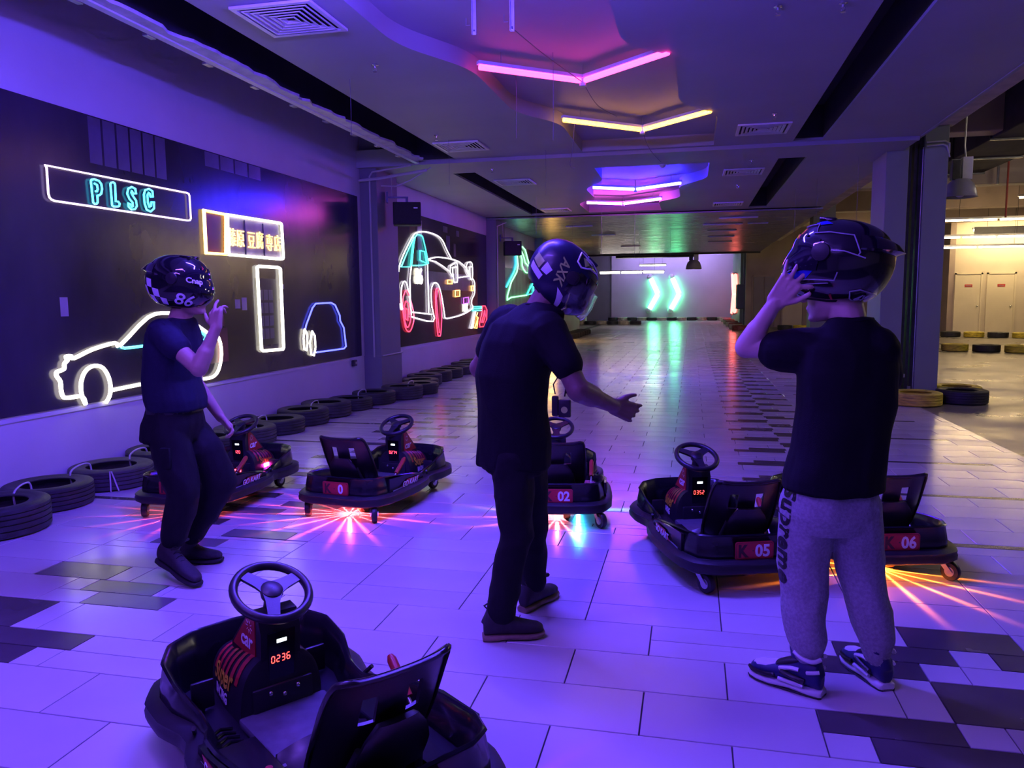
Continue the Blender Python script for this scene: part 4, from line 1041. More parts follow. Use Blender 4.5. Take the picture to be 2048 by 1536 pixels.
pipe('service_pipe', [(-5.0, 38.0, 5.15), (-5.0, 38.0, 3.75), (1.9, 38.0, 3.62), (1.9, 38.0, 5.15)], 0.05, 'metal_dark', 'dark pipe below the far ceiling edge')
pipe('service_pipe', [(-3.6, 39.0, 5.15), (-3.6, 39.0, 3.5), (0.2, 39.0, 3.5), (0.2, 39.0, 5.15)], 0.10, 'metal_dark', 'thick dark duct pipe before the lilac wall')

o = thing('wall_socket', 'small dark wall box beside the first left pillar', 'wall box', (WX, 10.62, 0.50))
s = MB(); s.bevel_box(0, 0.05, -0.05, 0.05, 0, 0.09, 0.008); s.build('box', 'metal_dark', o)
s = MB(); s.disc((0.05, 0, 0.045), 0.02, 12, 'x', 0.006); s.build('button', 'metal_galv', o)
# ------------------------------------------------------------------ tyres lying flat as track edging
ORD = ['first', 'second', 'third', 'fourth', 'fifth', 'sixth', 'seventh', 'eighth', 'ninth', 'tenth', 'eleventh', 'twelfth', 'thirteenth', 'fourteenth', 'fifteenth', 'sixteenth', 'seventeenth', 'eighteenth', 'nineteenth', 'twentieth']
def tyre_mesh(R, W, name, m, hole=0.60, seg=48):
    h = W/2
    prof = []
    # outer tread with grooves, from bottom up
    g = 0.008
    tread = [(-0.80, 0), (-0.50, 0), (-0.50, g), (-0.42, g), (-0.42, 0), (-0.12, 0), (-0.12, g), (-0.04, g), (-0.04, 0), (0.24, 0), (0.24, g), (0.32, g), (0.32, 0), (0.55, 0), (0.55, g), (0.61, g), (0.61, 0), (0.80, 0)]
    prof += [(R-d-0.004*abs(t)**3, t*h) for t, d in tread]
    prof += [(R-0.012, 0.90*h), (R-0.035, 0.985*h), (R*0.84, 1.0*h), (R*0.74, 0.97*h), (R*0.68, 0.90*h), (R*0.655, 0.92*h), (R*hole, 0.86*h), (R*hole, 0.78*h)]
    prof += [(R*0.72, 0.66*h), (R*0.86, 0.3*h), (R*0.88, 0), (R*0.86, -0.3*h), (R*0.72, -0.66*h)]
    prof += [(R*hole, -0.78*h), (R*hole, -0.86*h), (R*0.655, -0.92*h), (R*0.74, -0.97*h), (R*0.84, -1.0*h), (R-0.035, -0.985*h), (R-0.012, -0.90*h)]
    s = MB(); s.lathe([(r, z+h) for r, z in prof], seg)
    return s.mesh(name, m, 35)
TY = {m: tyre_mesh(0.305, 0.19, 'car_tyre', m) for m in ('rubber', 'rubber_dusty', 'tyre_yellow', 'tyre_white', 'tyre_red')}
rt = random.Random(11)
def tyre(x, yy, m, label, group, sc=1.0, zs=1.0):
    o = link_mesh('car_tyre', TY[m])
    o.location = (x, yy, 0.0); o.rotation_euler = (0, 0, rt.uniform(0, 6.28)); o.scale = (sc, sc, sc*zs)
    return tag(o, label, 'tyre', group)
left = [(-4.22, 3.38), (-4.34, 4.02), (-4.52, 4.63), (-4.53, 5.28), (-4.53, 5.92), (-4.53, 6.55), (-4.51, 7.18), (-4.50, 7.81), (-4.51, 8.43), (-4.52, 9.06), (-4.48, 9.69), (-4.40, 10.31), (-4.20, 10.91), (-4.16, 11.55), (-4.36, 12.14), (-4.50, 12.77), (-4.50, 13.38), (-4.50, 14.02), (-4.50, 14.66), (-4.50, 15.30), (-4.50, 15.94), (-4.50, 16.58), (-4.50, 17.22)]
for i, (x, yy) in enumerate(left):
    lab = 'dark car tyre lying by the left wall, %s from the near end' % (ORD[i] if i < 20 else ['twenty-first', 'twenty-second', 'twenty-third'][i-20])
    tt = tyre(x, yy, 'rubber' if i % 3 else 'rubber_dusty', lab, 'tyres along the left wall', 1.0+0.03*math.sin(i*2.3), 0.95+0.08*math.sin(i*1.7))
# strips of pale tape on the fourth tyre, facing the track
tt = [q for q in COL.objects if q.get('label', '').startswith('dark car tyre lying by the left wall, fourth')][0]
tt.rotation_euler = (0, 0, 0)
for a0, a1 in ((-52, -52), (-50, -42)):
    s = MB(); pts = []
    for k in range(6):
        a = math.radians(a0+(a1-a0)*k/5); z_ = 0.185-0.18*k/5
        pts.append((0.309*math.cos(a), 0.309*math.sin(a), z_))
    s.tube(pts, 0.006, 5); s.build('tape_strip', 'strap', tt)
# cable ties joining neighbours
def tie(a, c, label):
    a, c = V((*a, 0)), V((*c, 0)); d = (c-a).normalized(); m_ = (a+c)/2
    pts = smoothpts([m_+d*(-0.10)+V((0, 0, 0.10)), m_+d*(-0.105)+V((0, 0, 0.19)), m_+d*(-0.02)+V((0, 0, 0.225)), m_+d*0.08+V((0, 0, 0.22)), m_+d*0.105+V((0, 0, 0.17)), m_+d*0.10+V((0, 0, 0.10))], 4)
    base = pts[0]
    tag(MB().tube([p-base for p in pts], 0.007, 5).build('cable_tie', 'strap', None, True, base), label, 'cable tie', 'cable ties on the tyres')
for i in (1, 2, 3, 6, 8, 10, 12):
    tie(left[i], left[i+1], 'pale cable tie joining the %s and %s tyres by the left wall' % (ORD[i], ORD[i+1]))
# right hand corner by the column
tyre(2.95, 11.34, 'tyre_yellow', 'scuffed yellow tyre in front of the right column', 'tyres by the right column', 1.07, 0.88)
tyre(3.60, 11.62, 'rubber', 'black tyre touching the yellow one by the right column', 'tyres by the right column', 1.05, 0.95)
tyre(3.73, 12.28, 'tyre_yellow', 'yellow tyre half hidden behind the slim right column', 'tyres by the right column', 1.05, 0.85)
# two rows in the concrete hall
for i in range(7):
    x = 6.15+i*0.66; yy = 23.0-i*0.28
    tyre(x, yy, 'tyre_yellow' if i % 2 else 'rubber', ('yellow' if i % 2 else 'black')+' tyre in the nearer row of the concrete hall, %s from the column' % ORD[i], 'nearer tyre row of the hall', 1.05, 0.95)
for i in range(8):
    x = 8.35+i*0.66; yy = 30.9-i*0.30
    tyre(x, yy, 'rubber' if i % 2 else 'tyre_yellow', ('black' if i % 2 else 'yellow')+' tyre in the farther row by the cream doors, %s from the left' % ORD[i], 'farther tyre row of the hall', 1.05, 0.95)
# far ends of the track
for i in range(12):
    tyre(-5.1+i*0.64, 52.2, 'tyre_white' if i % 2 else 'rubber', ('pale' if i % 2 else 'black')+' tyre below the far lilac wall, %s from the left' % ORD[i], 'tyres below the far wall', 1.04, 1.1)
for i in range(9):
    tyre(2.10-(0.06 if i % 2 else 0), 50.4-i*1.75, 'tyre_red' if i % 2 == 0 else 'tyre_white', ('dark red' if i % 2 == 0 else 'pale')+' tyre along the far right edge, %s from the far wall' % ORD[i], 'tyres at the far right edge', 1.05, 1.1)
for i in range(7):
    tyre(-6.9+i*0.64, 44.3, 'tyre_white' if i % 2 else 'rubber', ('pale' if i % 2 else 'black')+' tyre round the far left column, %s from the left' % ORD[i], 'tyres at the far left column', 1.04, 1.05)
for i in range(7):
    tyre(-4.40, 28.6+i*0.66, 'rubber_dusty' if i % 2 else 'rubber', 'dark tyre far along the left edge past the third pillar, %s from the near end' % ORD[i], 'far dark tyres on the left', 1.0, 1.05)
for i in range(4):
    tyre(4.1+i*0.66, 37.0, 'tyre_yellow' if i % 2 else 'rubber', ('yellow' if i % 2 else 'black')+' tyre before the tan wall, %s from the left' % ORD[i], 'tyres before the tan wall', 1.05, 1.0)
# ------------------------------------------------------------------ drift karts.  local axes: x right, y forward, z up; origin on the floor under the rear axle
OUT = [(0.0, -0.055), (0.22, -0.05), (0.295, -0.015), (0.335, 0.08), (0.352, 0.25), (0.356, 0.45), (0.335, 0.60), (0.300, 0.68), (0.300, 0.76), (0.335, 0.87), (0.335, 1.00), (0.275, 1.11), (0.16, 1.175), (0.0, 1.19)]
RIM = [0.285, 0.285, 0.285, 0.282, 0.262, 0.232, 0.200, 0.188, 0.205, 0.255, 0.285, 0.295, 0.297, 0.297]
def outline(k=1.0, off=0.0, n=3):
    half = [V((x, y_, z)) for (x, y_), z in zip(OUT, RIM)]
    loop = half+[V((-p.x, p.y, p.z)) for p in half[-2:0:-1]]
    m0 = len(loop); pts = []
    for i, p in enumerate(loop):                 # crisp corners with a small round
        a, c_ = loop[i-1], loop[(i+1) % m0]
        pts += [p+(a-p)*min(0.30, 0.03/max(1e-6, (a-p).length)), p+((a-p)*0.05+(c_-p)*0.05)*0.5, p+(c_-p)*min(0.30, 0.03/max(1e-6, (c_-p).length))]
    c = V((0, 0.56, 0))
    out = []
    m = len(pts)
    for i, p in enumerate(pts):
        t = (pts[(i+1) % m]-pts[i-1]); t.z = 0; t.normalize()
        nrm = V((t.y, -t.x, 0))
        q = V((c.x+(p.x-c.x)*k, c.y+(p.y-c.y)*k, p.z))+nrm*off
        out.append(q)
    return out
def kart_proto():
    P = {}
    rim = outline()
    # body tub: outer wall, rolled rim, inner wall
    rings = []
    def ring(off, zf): return [V((p.x, p.y, zf(p.z))) for p in outline(1.0, off)]
    rings.append(ring(-0.045, lambda z: 0.102))
    rings.append(ring(-0.012, lambda z: 0.125))
    rings.append(ring(0.0, lambda z: 0.150))
    rings.append(ring(-0.004, lambda z: 0.55*0.15+0.45*z))
    rings.append(ring(-0.016, lambda z: z-0.012))
    rings.append(ring(-0.010, lambda z: z-0.003))
    rings.append(ring(-0.018, lambda z: z+0.003))
    rings.append(ring(-0.030, lambda z: z-0.004))
    rings.append(ring(-0.045, lambda z: 0.5*z+0.06))
    rings.append(ring(-0.060, lambda z: 0.118))
    s = MB(); s.rings(rings, caps=False)
    P['body_tub'] = s.mesh('body_tub', 'kart_black', 50)
    inner = ring(-0.058, lambda z: 0.120)
    s = MB()
    lo = [V((p.x, p.y, 0.104)) for p in ring(-0.05, lambda z: 0.104)]
    n = len(inner)
    s.add(inner+lo, [tuple(range(n)), tuple(range(2*n-1, n-1, -1))]+[(i, (i+1) % n, n+(i+1) % n, n+i) for i in range(n)])
    P['floor_pan'] = s.mesh('floor_pan', 'kart_pan', 30)
    # bumper ring
    bo = [V((p.x, p.y, 0.136)) for p in outline(1.0, 0.014)]
    m = len(bo); rr = []
    sec = [(-0.024, -0.036), (0.016, -0.036), (0.034, -0.024), (0.036, 0.0), (0.030, 0.010), (0.034, 0.022), (0.014, 0.034), (-0.024, 0.034)]
    for i, p in enumerate(bo):
        t = (bo[(i+1) % m]-bo[i-1]).normalized(); nrm = V((t.y, -t.x, 0))
        rr.append([p+nrm*a+V((0, 0, c)) for a, c in sec])
    s = MB(); s.rings(rr, closed=True)
    P['bumper'] = s.mesh('bumper', 'kart_bumper', 50)
    # side pod panels
    for sx in (-1, 1):
        s = MB()
        top = [(0.10, 0.262), (0.30, 0.250), (0.48, 0.220), (0.58, 0.200), (0.60, 0.150), (0.10, 0.150)]
        def fn(y_, z_, h, sx=sx):
            xx = np.interp(y_, [0.08, 0.25, 0.45, 0.60], [0.335, 0.352, 0.356, 0.335])
            return V((sx*(xx+h), y_, z_))
        s.prism(top, -0.006, 0.010, fn)
        P['side_pod_%d' % sx] = s.mesh('side_pod', 'kart_black', 40)
        s = MB()
        s.prism([(0.14, 0.168), (0.55, 0.160), (0.55, 0.170), (0.14, 0.178)], 0.010, 0.0115, fn)
        P['pod_stripe_%d' % sx] = s.mesh('pod_stripe', 'decal_grey')
        s = MB()
        s.prism([(0.32, 0.218), (0.52, 0.205), (0.46, 0.180), (0.24, 0.176)], 0.010, 0.0115, fn)
        P['pod_flash_%d' % sx] = s.mesh('pod_flash', 'kart_red')
        s = MB()
        yc = 0.37
        add_text(s, 'GO KART', lambda x, y_, h, sx=sx: fn(yc+sx*x, 0.192+y_+(0.0), 0.0125+h), 0.052, shear=0.25, offset=0.001, thick=0.001)
        P['pod_lettering_%d' % sx] = s.mesh('pod_lettering', 'paint_white')
        s = MB(); s.tube([(sx*0.326, 0.68, 0.20), (sx*0.31, 0.72, 0.16), (sx*0.30, 0.74, 0.12)], 0.008, 6); P['rim_line_%d' % sx] = s.mesh('seam_line', 'kart_bumper')
    # foot plate and ribs
    s = MB(); s.bevel_box(-0.16, 0.16, 0.40, 0.74, 0.118, 0.150, 0.012); P['foot_plate'] = s.mesh('foot_plate', 'kart_mat', 40)
    for sx in (-1, 1):
        for k in range(4):
            s = MB(); yy = 0.66+0.03*k
            s.tube([(sx*0.18, yy-0.012, 0.124), (sx*0.215, yy+0.008, 0.124), (sx*0.25, yy-0.012, 0.124)], 0.005, 6)
            P['rib_%d_%d' % (sx, k)] = s.mesh('foot_rib', 'kart_black')
        s = MB(); s.bevel_box(sx*0.215-0.04, sx*0.215+0.04, 0.90, 0.915, 0.13, 0.225, 0.006); P['pedal_%d' % sx] = s.mesh('pedal', 'wheel_grip', 40)
        s = MB(); s.tube([(sx*0.215, 0.91, 0.13), (sx*0.215, 0.98, 0.12)], 0.010, 6); P['pedal_arm_%d' % sx] = s.mesh('pedal_arm', 'metal_dark')
    # side deck; red colour stands in for magenta light on its perforations
    for sx in (-1, 1):
        s = MB(); s.prism([(sx*0.17, 0.10), (sx*0.285, 0.10), (sx*0.298, 0.58), (sx*0.17, 0.58)], 0.118, 0.165); P['deck_%d' % sx] = s.mesh('side_deck', 'kart_black', 40)
        for k in range(6):
            s = MB(); s.lathe([(0.001, 0), (0.012, 0), (0.009, 0.002), (0.001, 0.002)], 10, 'z', (sx*(0.205+0.045*(k % 2)), 0.30+0.05*(k//2), 0.1651)); P['slot_%d_%d' % (sx, k)] = s.mesh('deck_stud', 'kart_red')
    # hood: half barrel along the centre line, with stripes
    hw, ht = 0.150, 0.325
    def hood_pt(t, y_, off=0.0):
        """t in 0..1 from the left foot over the top to the right foot"""
        a = math.pi*(1-t)
        k = 1.0-0.25*max(0.0, (y_-0.88)/0.25)
        zt = ht*(1-0.20*max(0.0, (y_-0.80)/0.3))
        cx = math.copysign(abs(math.cos(a))**0.7, math.cos(a))*(hw*k+off)
        return V((cx, y_, 0.118+(zt-0.118+off)*abs(math.sin(a))**0.75))
    rings = []
    for y_ in (0.735, 0.74, 0.80, 0.90, 1.0, 1.06, 1.10):
        kk = 0.93 if y_ in (0.735, 1.10) else 1.0
        rings.append([V((p.x*kk, p.y, 0.118+(p.z-0.118)*kk)) for p in [hood_pt(j/20, y_) for j in range(21)]])
    s = MB(); s.rings(rings); P['hood'] = s.mesh('hood', 'kart_black_matt', 40)
    for k in range(6):
        s = MB(); ya = 0.775+k*0.047
        for j in range(14):
            t0, t1 = 0.14+0.72*j/14, 0.14+0.72*(j+1)/14
            sk = lambda t: 0.03*abs(t-0.5)
            s.add([hood_pt(t0, ya+sk(t0), 0.002), hood_pt(t1, ya+sk(t1), 0.002), hood_pt(t1, ya+0.024+sk(t1), 0.002), hood_pt(t0, ya+0.024+sk(t0), 0.002)], [(0, 1, 2, 3)])
        P['stripe_%d' % k] = s.mesh('hood_stripe', 'kart_red')
    for sx in (-1, 1):
        def fs(x, y_, h, sx=sx):
            t = 0.13+y_*1.9
            t = max(0.002, min(0.4, t))
            return hood_pt(t if sx < 0 else 1-t, 0.92+sx*x, 0.003+h)
        s = MB(); add_text(s, 'Super', fs, 0.085, offset=0.002, thick=0.001); P['hood_word_%d' % sx] = s.mesh('hood_lettering', 'kart_yellow')
        s = MB(); add_text(s, 'RACING', lambda x, y_, h, f=fs: f(x, y_-0.045, h), 0.036, offset=0.001, thick=0.001); P['hood_word2_%d' % sx] = s.mesh('hood_lettering', 'paint_white')
    # steering tower: black rear face, red wedge sides
    side = [(0.745, 0.20), (0.730, 0.40), (0.752, 0.455), (0.800, 0.462), (0.835, 0.44), (0.985, 0.300), (0.98, 0.20)]
    s = MB(); s.prism(side, -0.072, 0.072, lambda y_, z_, h: V((h, y_, z_))); P['tower'] = s.mesh('steering_tower', 'kart_black_matt', 30)
    for sx in (-1, 1):
        s = MB(); s.prism([(0.775, 0.300), (0.770, 0.445), (0.800, 0.452), (0.832, 0.432), (0.965, 0.302)], 0.072, 0.076, lambda y_, z_, h, sx=sx: V((sx*h, y_, z_))); P['tower_side_%d' % sx] = s.mesh('tower_side_sticker', 'kart_red')
        f2 = lambda x, y_, h, sx=sx: V((sx*(0.0765+h), 0.838+sx*x*1.0, 0.345+y_))
        s = MB(); add_text(s, 'car', f2, 0.075, shear=0.2, offset=0.0015, thick=0.001)
        P['tower_word_%d' % sx] = s.mesh('tower_lettering', 'paint_white')
        s = MB()
        for k in range(9):
            a = k*2*math.pi/9
            s.prism([(0.012*math.cos(a-0.12), 0.012*math.sin(a-0.12)), (0.026*math.cos(a), 0.026*math.sin(a)), (0.012*math.cos(a+0.12), 0.012*math.sin(a+0.12))], 0, 0.001, lambda x, y_, h: V((sx*(0.0765+h), 0.815+x, 0.405+y_)))
        P['tower_star_%d' % sx] = s.mesh('tower_sunburst', 'paint_white')
    s = MB(); s.prism([(-0.045, 0.232), (0.045, 0.232), (0.05, 0.40), (-0.05, 0.40)], 0, 0.004, lambda x, z_, h: V((x, 0.742-(z_-0.2)*0.075-h, z_))); P['display_panel'] = s.mesh('display_panel', 'display')
    s = MB(); s.prism([(-0.018, 0.362), (0.018, 0.362), (0.018, 0.374), (-0.018, 0.374)], 0.0045, 0.0055, lambda x, z_, h: V((x, 0.742-(z_-0.2)*0.075-h, z_))); P['indicator'] = s.mesh('indicator_light', 'led_white')
    for k, (x, z_) in enumerate([(-0.05, 0.205), (0.0, 0.190), (0.05, 0.205)]):
        s = MB(); s.sphere((x, 0.719, z_), 0.009, n=6); P['bolt_%d' % k] = s.mesh('bolt', 'chrome', 60)
    s = MB(); s.bevel_box(-0.11, 0.11, 0.722, 0.738, 0.122, 0.225, 0.008); P['rear_plate'] = s.mesh('motor_cover', 'kart_black_matt', 40)
    # steering wheel
    til = Matrix.Identity(4)
    col0 = MB(); col0.tube([V((0, 0.80, 0.44)), V((0, 0.79, 0.50))], [0.030, 0.024], 10); P['steering_column'] = col0.mesh('steering_column', 'kart_black_matt', 50)
    s = MB(); s.lathe([(0.128+0.0155*math.cos(a), 0.0155*math.sin(a)) for a in [2*math.pi*k/10 for k in range(10)]], 40)
    s.v = [tuple(til @ V(p)) for p in s.v]; P['steering_rim'] = s.mesh('steering_rim', 'wheel_grip', 60)
    for k, a in enumerate((-90, 38, 142)):
        s = MB(); d = V((math.cos(math.radians(a)), math.sin(math.radians(a)), 0)); nn = V((-d.y, d.x, 0))
        s.rings([[d*q+nn*w+V((0, 0, h)), d*q-nn*w+V((0, 0, h)), d*q-nn*w*0.8+V((0, 0, h-0.014)), d*q+nn*w*0.8+V((0, 0, h-0.014))] for q, w, h in ((0.015, 0.034, 0.011), (0.055, 0.024, 0.009), (0.125, 0.020, 0.006))])
        s.v = [tuple(til @ V(p)) for p in s.v]; P['spoke_%d' % k] = s.mesh('steering_spoke', 'wheel_grip', 40)
    s = MB(); s.lathe([(0.001, -0.02), (0.034, -0.02), (0.040, 0.0), (0.038, 0.012), (0.030, 0.017), (0.001, 0.018)], 24)
    s.v = [tuple(til @ V(p)) for p in s.v]; P['hub'] = s.mesh('steering_hub', 'kart_black_matt', 40)
    # bucket seat
    prof = [(0.440, 0.185), (0.400, 0.168), (0.320, 0.156), (0.240, 0.155), (0.180, 0.168), (0.135, 0.20), (0.108, 0.25), (0.088, 0.30), (0.068, 0.36), (0.050, 0.42), (0.034, 0.47), (0.020, 0.51), (0.012, 0.527), (0.0, 0.534)]
    halfw = [0.150, 0.165, 0.172, 0.176, 0.182, 0.190, 0.196, 0.198, 0.198, 0.196, 0.192, 0.186, 0.176, 0.150]
    curl = [0.03, 0.045, 0.055, 0.06, 0.065, 0.07, 0.07, 0.065, 0.055, 0.045, 0.035, 0.025, 0.018, 0.01]
    pp = smoothpts([(0, a, c) for a, c in prof], 2); hw2 = np.interp(np.linspace(0, 13, len(pp)), range(14), halfw); cu = np.interp(np.linspace(0, 13, len(pp)), range(14), curl)
    NU = 24; grid = []
    for i, p in enumerate(pp):
        t = (pp[min(i+1, len(pp)-1)]-pp[max(i-1, 0)]).normalized()
        nrm = V((0, -t.z, t.y)); nrm = nrm if nrm.z > 0 or nrm.y > 0 else -nrm
        if nrm.y < 0 and p.z > 0.2: nrm = -nrm
        row = []
        for j in range(NU+1):
            u = -1+2*j/NU
            row.append(p+V((u*hw2[i], 0, 0))+nrm*(cu[i]*abs(u)**2.6))
        grid.append(row)
    fs_ = []
    for i in range(len(grid)-1):
        z_ = (grid[i][12].z+grid[i+1][12].z)/2
        for j in range(NU):
            u = -1+2*(j+0.5)/NU
            if 0.385 < z_ < 0.475 and 0.26 < abs(u) < 0.50: continue
            fs_.append((i*(NU+1)+j, i*(NU+1)+j+1, (i+1)*(NU+1)+j+1, (i+1)*(NU+1)+j))
    me = bpy.data.meshes.new('seat_shell'); me.from_pydata([tuple(q) for r_ in grid for q in r_], [], fs_); me.update()
    bm = bmesh.new(); bm.from_mesh(me); bmesh.ops.solidify(bm, geom=list(bm.faces), thickness=0.010); bmesh.ops.recalc_face_normals(bm, faces=bm.faces); bm.to_mesh(me); bm.free()
    me.materials.append(M['kart_seat']); me.shade_smooth(); me.set_sharp_from_angle(angle=math.radians(50)); P['seat_shell'] = me
    edge = [grid[i][0] for i in range(len(grid))]+[grid[-1][j] for j in range(1, NU)]+[grid[i][NU] for i in range(len(grid)-1, -1, -1)]
    s = MB(); s.tube(edge, 0.009, 6); P['seat_edge'] = s.mesh('seat_edge', 'kart_seat', 60)
    s = MB(); rows_ = []
    for i in range(9):
        t = i/8; z_ = 0.24+0.16*t; yy = 0.092-0.048*t-0.022
        w = 0.12*(1-0.35*abs(t-0.35)**1.5*2)*(1-0.5*max(0, t-0.75)*4*0.3)
        rows_.append([V((w*math.cos(a), yy-0.012*max(0, math.sin(a))-0.004, z_+0.0*math.sin(a))) if math.sin(a) >= 0 else V((w*math.cos(a), yy+0.012, z_)) for a in [2*math.pi*k/16 for k in range(16)]])
    s.rings(rows_); P['lumbar_pad'] = s.mesh('lumbar_pad', 'kart_seat', 50)
    s = MB()
    s.tube([(-0.10, 0.06, 0.33), (-0.12, 0.10, 0.25), (-0.12, 0.11, 0.125), (0.12, 0.11, 0.125), (0.12, 0.10, 0.25), (0.10, 0.06, 0.33)], 0.012, 8)
    P['seat_stay'] = s.mesh('seat_stay', 'metal_dark', 50)
    # hand lever
    s = MB(); s.tube([(0.245, 0.24, 0.165), (0.255, 0.36, 0.255)], 0.006, 8); P['lever_rod'] = s.mesh('lever_rod', 'metal_galv', 50)
    s = MB(); s.tube([(0.254, 0.345, 0.245), (0.262, 0.45, 0.325), (0.263, 0.462, 0.334)], [0.016, 0.017, 0.010], 10); P['lever_grip'] = s.mesh('lever_grip', 'kart_red', 50)
    # number plate at the back
    s = MB(); pl_ = []
    for sx, sy, a0 in ((1, 1, 0), (-1, 1, 90), (-1, -1, 180), (1, -1, 270)):
        for k in range(5):
            a = math.radians(a0+22.5*k); pl_.append((sx*0.093+0.013*math.cos(a), sy*0.032+0.013*math.sin(a)))
    fplate = lambda x, z_, h: V((x, -0.0555-h-0.02*((z_+0.21)-0.15)*0-0.0, 0.212+z_))
    s.prism(pl_, 0.0, 0.006, fplate); P['number_plate'] = s.mesh('number_plate', 'kart_plate', 40)
    s = MB(); s.prism([(x*0.96, z_*0.90) for x, z_ in pl_], 0.006, 0.0065, fplate); P['plate_border'] = s.mesh('plate_border', 'plate_dark')
    s = MB(); s.prism([(x*0.94, z_*0.86) for x, z_ in pl_], 0.0065, 0.007, fplate); P['plate_face'] = s.mesh('plate_face', 'kart_plate')
    s = MB(); add_text(s, 'K', lambda x, y_, h: fplate(-0.060+x*0.9, y_, 0.007+h), 0.084, offset=0.004, thick=0.001); s.disc((-0.008, -0.0635, 0.212), 0.004, 8, 'y', 0.001); P['plate_emblem'] = s.mesh('plate_emblem', 'plate_dark')
    # castors and drive wheel
    def castor(x, y_, ang, P=P, R=0.050):
        c = Matrix.Translation((x, y_, 0)) @ Matrix.Rotation(ang, 4, 'Z')
        k = '%d_%d' % (round(x*100), round(y_*100))
        s = MB(); s.tube([(0, 0, 0.095), (0, 0, 0.12)], 0.012, 8); s.bevel_box(-0.028, 0.028, -0.02, 0.02, 0.094, 0.102, 0.003)
        for sx in (-1, 1): s.prism([(0.018, 0.10), (-0.018, 0.10), (-0.064, 0.050), (-0.040, 0.040)], sx*0.024, sx*0.028, lambda a, z_, h: V((h, a, z_)))
        s.v = [tuple(c @ V(p)) for p in s.v]; P['castor_fork_'+k] = s.mesh('castor_fork', 'metal_galv', 40)
        s = MB(); s.lathe([(0.024, -0.019), (R-0.005, -0.019), (R, -0.010), (R, 0.010), (R-0.005, 0.019), (0.024, 0.019)], 24, 'x', (0, -0.045, R)); s.v = [tuple(c @ V(p)) for p in s.v]; P['castor_wheel_'+k] = s.mesh('castor_wheel', 'kart_bumper', 50)
        s = MB(); s.lathe([(0.001, -0.021), (0.025, -0.021), (0.025, 0.021), (0.001, 0.021)], 16, 'x', (0, -0.045, R)); s.v = [tuple(c @ V(p)) for p in s.v]; P['castor_hub_'+k] = s.mesh('castor_hub', 'metal_galv', 40)
    castor(-0.275, 0.0, 0.5); castor(0.275, 0.0, 0.6); castor(-0.255, 0.98, 0.3); castor(0.255, 0.98, -0.2)
    s = MB(); s.lathe([(0.015, -0.025), (0.052, -0.025), (0.058, -0.015), (0.058, 0.015), (0.052, 0.025), (0.015, 0.025)], 24, 'x', (0.07, 0.18, 0.058)); P['small_wheel'] = s.mesh('trailing_wheel', 'tan_wheel', 50)
    s = MB(); s.lathe([(0.03, -0.045), (0.085, -0.045), (0.10, -0.03), (0.10, 0.03), (0.085, 0.045), (0.03, 0.045)], 28, 'x', (0, 0.86, 0.10)); P['drive_wheel'] = s.mesh('drive_wheel', 'rubber', 50)
    s = MB(); s.lathe([(0.001, 0.104), (0.03, 0.104), (0.03, 0.076), (0.022, 0.074), (0.001, 0.074)], 14, 'z', (0, 0.12, 0)); P['lamp_housing'] = s.mesh('underglow_housing', 'kart_black', 40)
    return P
KP = kart_proto()
# sub-parts hang from the part they belong to
SUBS = [('pod_stripe_-1', 'side_pod_-1'), ('pod_flash_-1', 'side_pod_-1'), ('pod_lettering_-1', 'side_pod_-1'), ('pod_stripe_1', 'side_pod_1'), ('pod_flash_1', 'side_pod_1'), ('pod_lettering_1', 'side_pod_1'),
        ('tower_side_-1', 'tower'), ('tower_side_1', 'tower'), ('tower_word_-1', 'tower'), ('tower_word_1', 'tower'), ('tower_star_-1', 'tower'), ('tower_star_1', 'tower'), ('display_panel', 'tower'), ('indicator', 'tower'),
        ('hood_word_-1', 'hood'), ('hood_word_1', 'hood'), ('hood_word2_-1', 'hood'), ('hood_word2_1', 'hood'), ('plate_border', 'number_plate'), ('plate_face', 'number_plate'), ('plate_emblem', 'number_plate'),
        ('lumbar_pad', 'seat_shell'), ('seat_edge', 'seat_shell'), ('seat_stay', 'seat_shell'), ('lever_grip', 'lever_rod'), ('spoke_0', 'steering_rim'), ('spoke_1', 'steering_rim'), ('spoke_2', 'steering_rim'), ('hub', 'steering_rim'),
        ('pedal_arm_-1', 'pedal_-1'), ('pedal_arm_1', 'pedal_1')]+[('stripe_%d' % k, 'hood') for k in range(6)]+[('slot_%d_%d' % (sx, k), 'deck_%d' % sx) for sx in (-1, 1) for k in range(6)]+[('rib_%d_%d' % (sx, k), 'floor_pan') for sx in (-1, 1) for k in range(4)]
SUBS += [('castor_wheel_'+k[12:], k) for k in KP if k.startswith('castor_fork_')]+[('castor_hub_'+k[12:], k) for k in KP if k.startswith('castor_fork_')]
SUBOF = dict(SUBS)
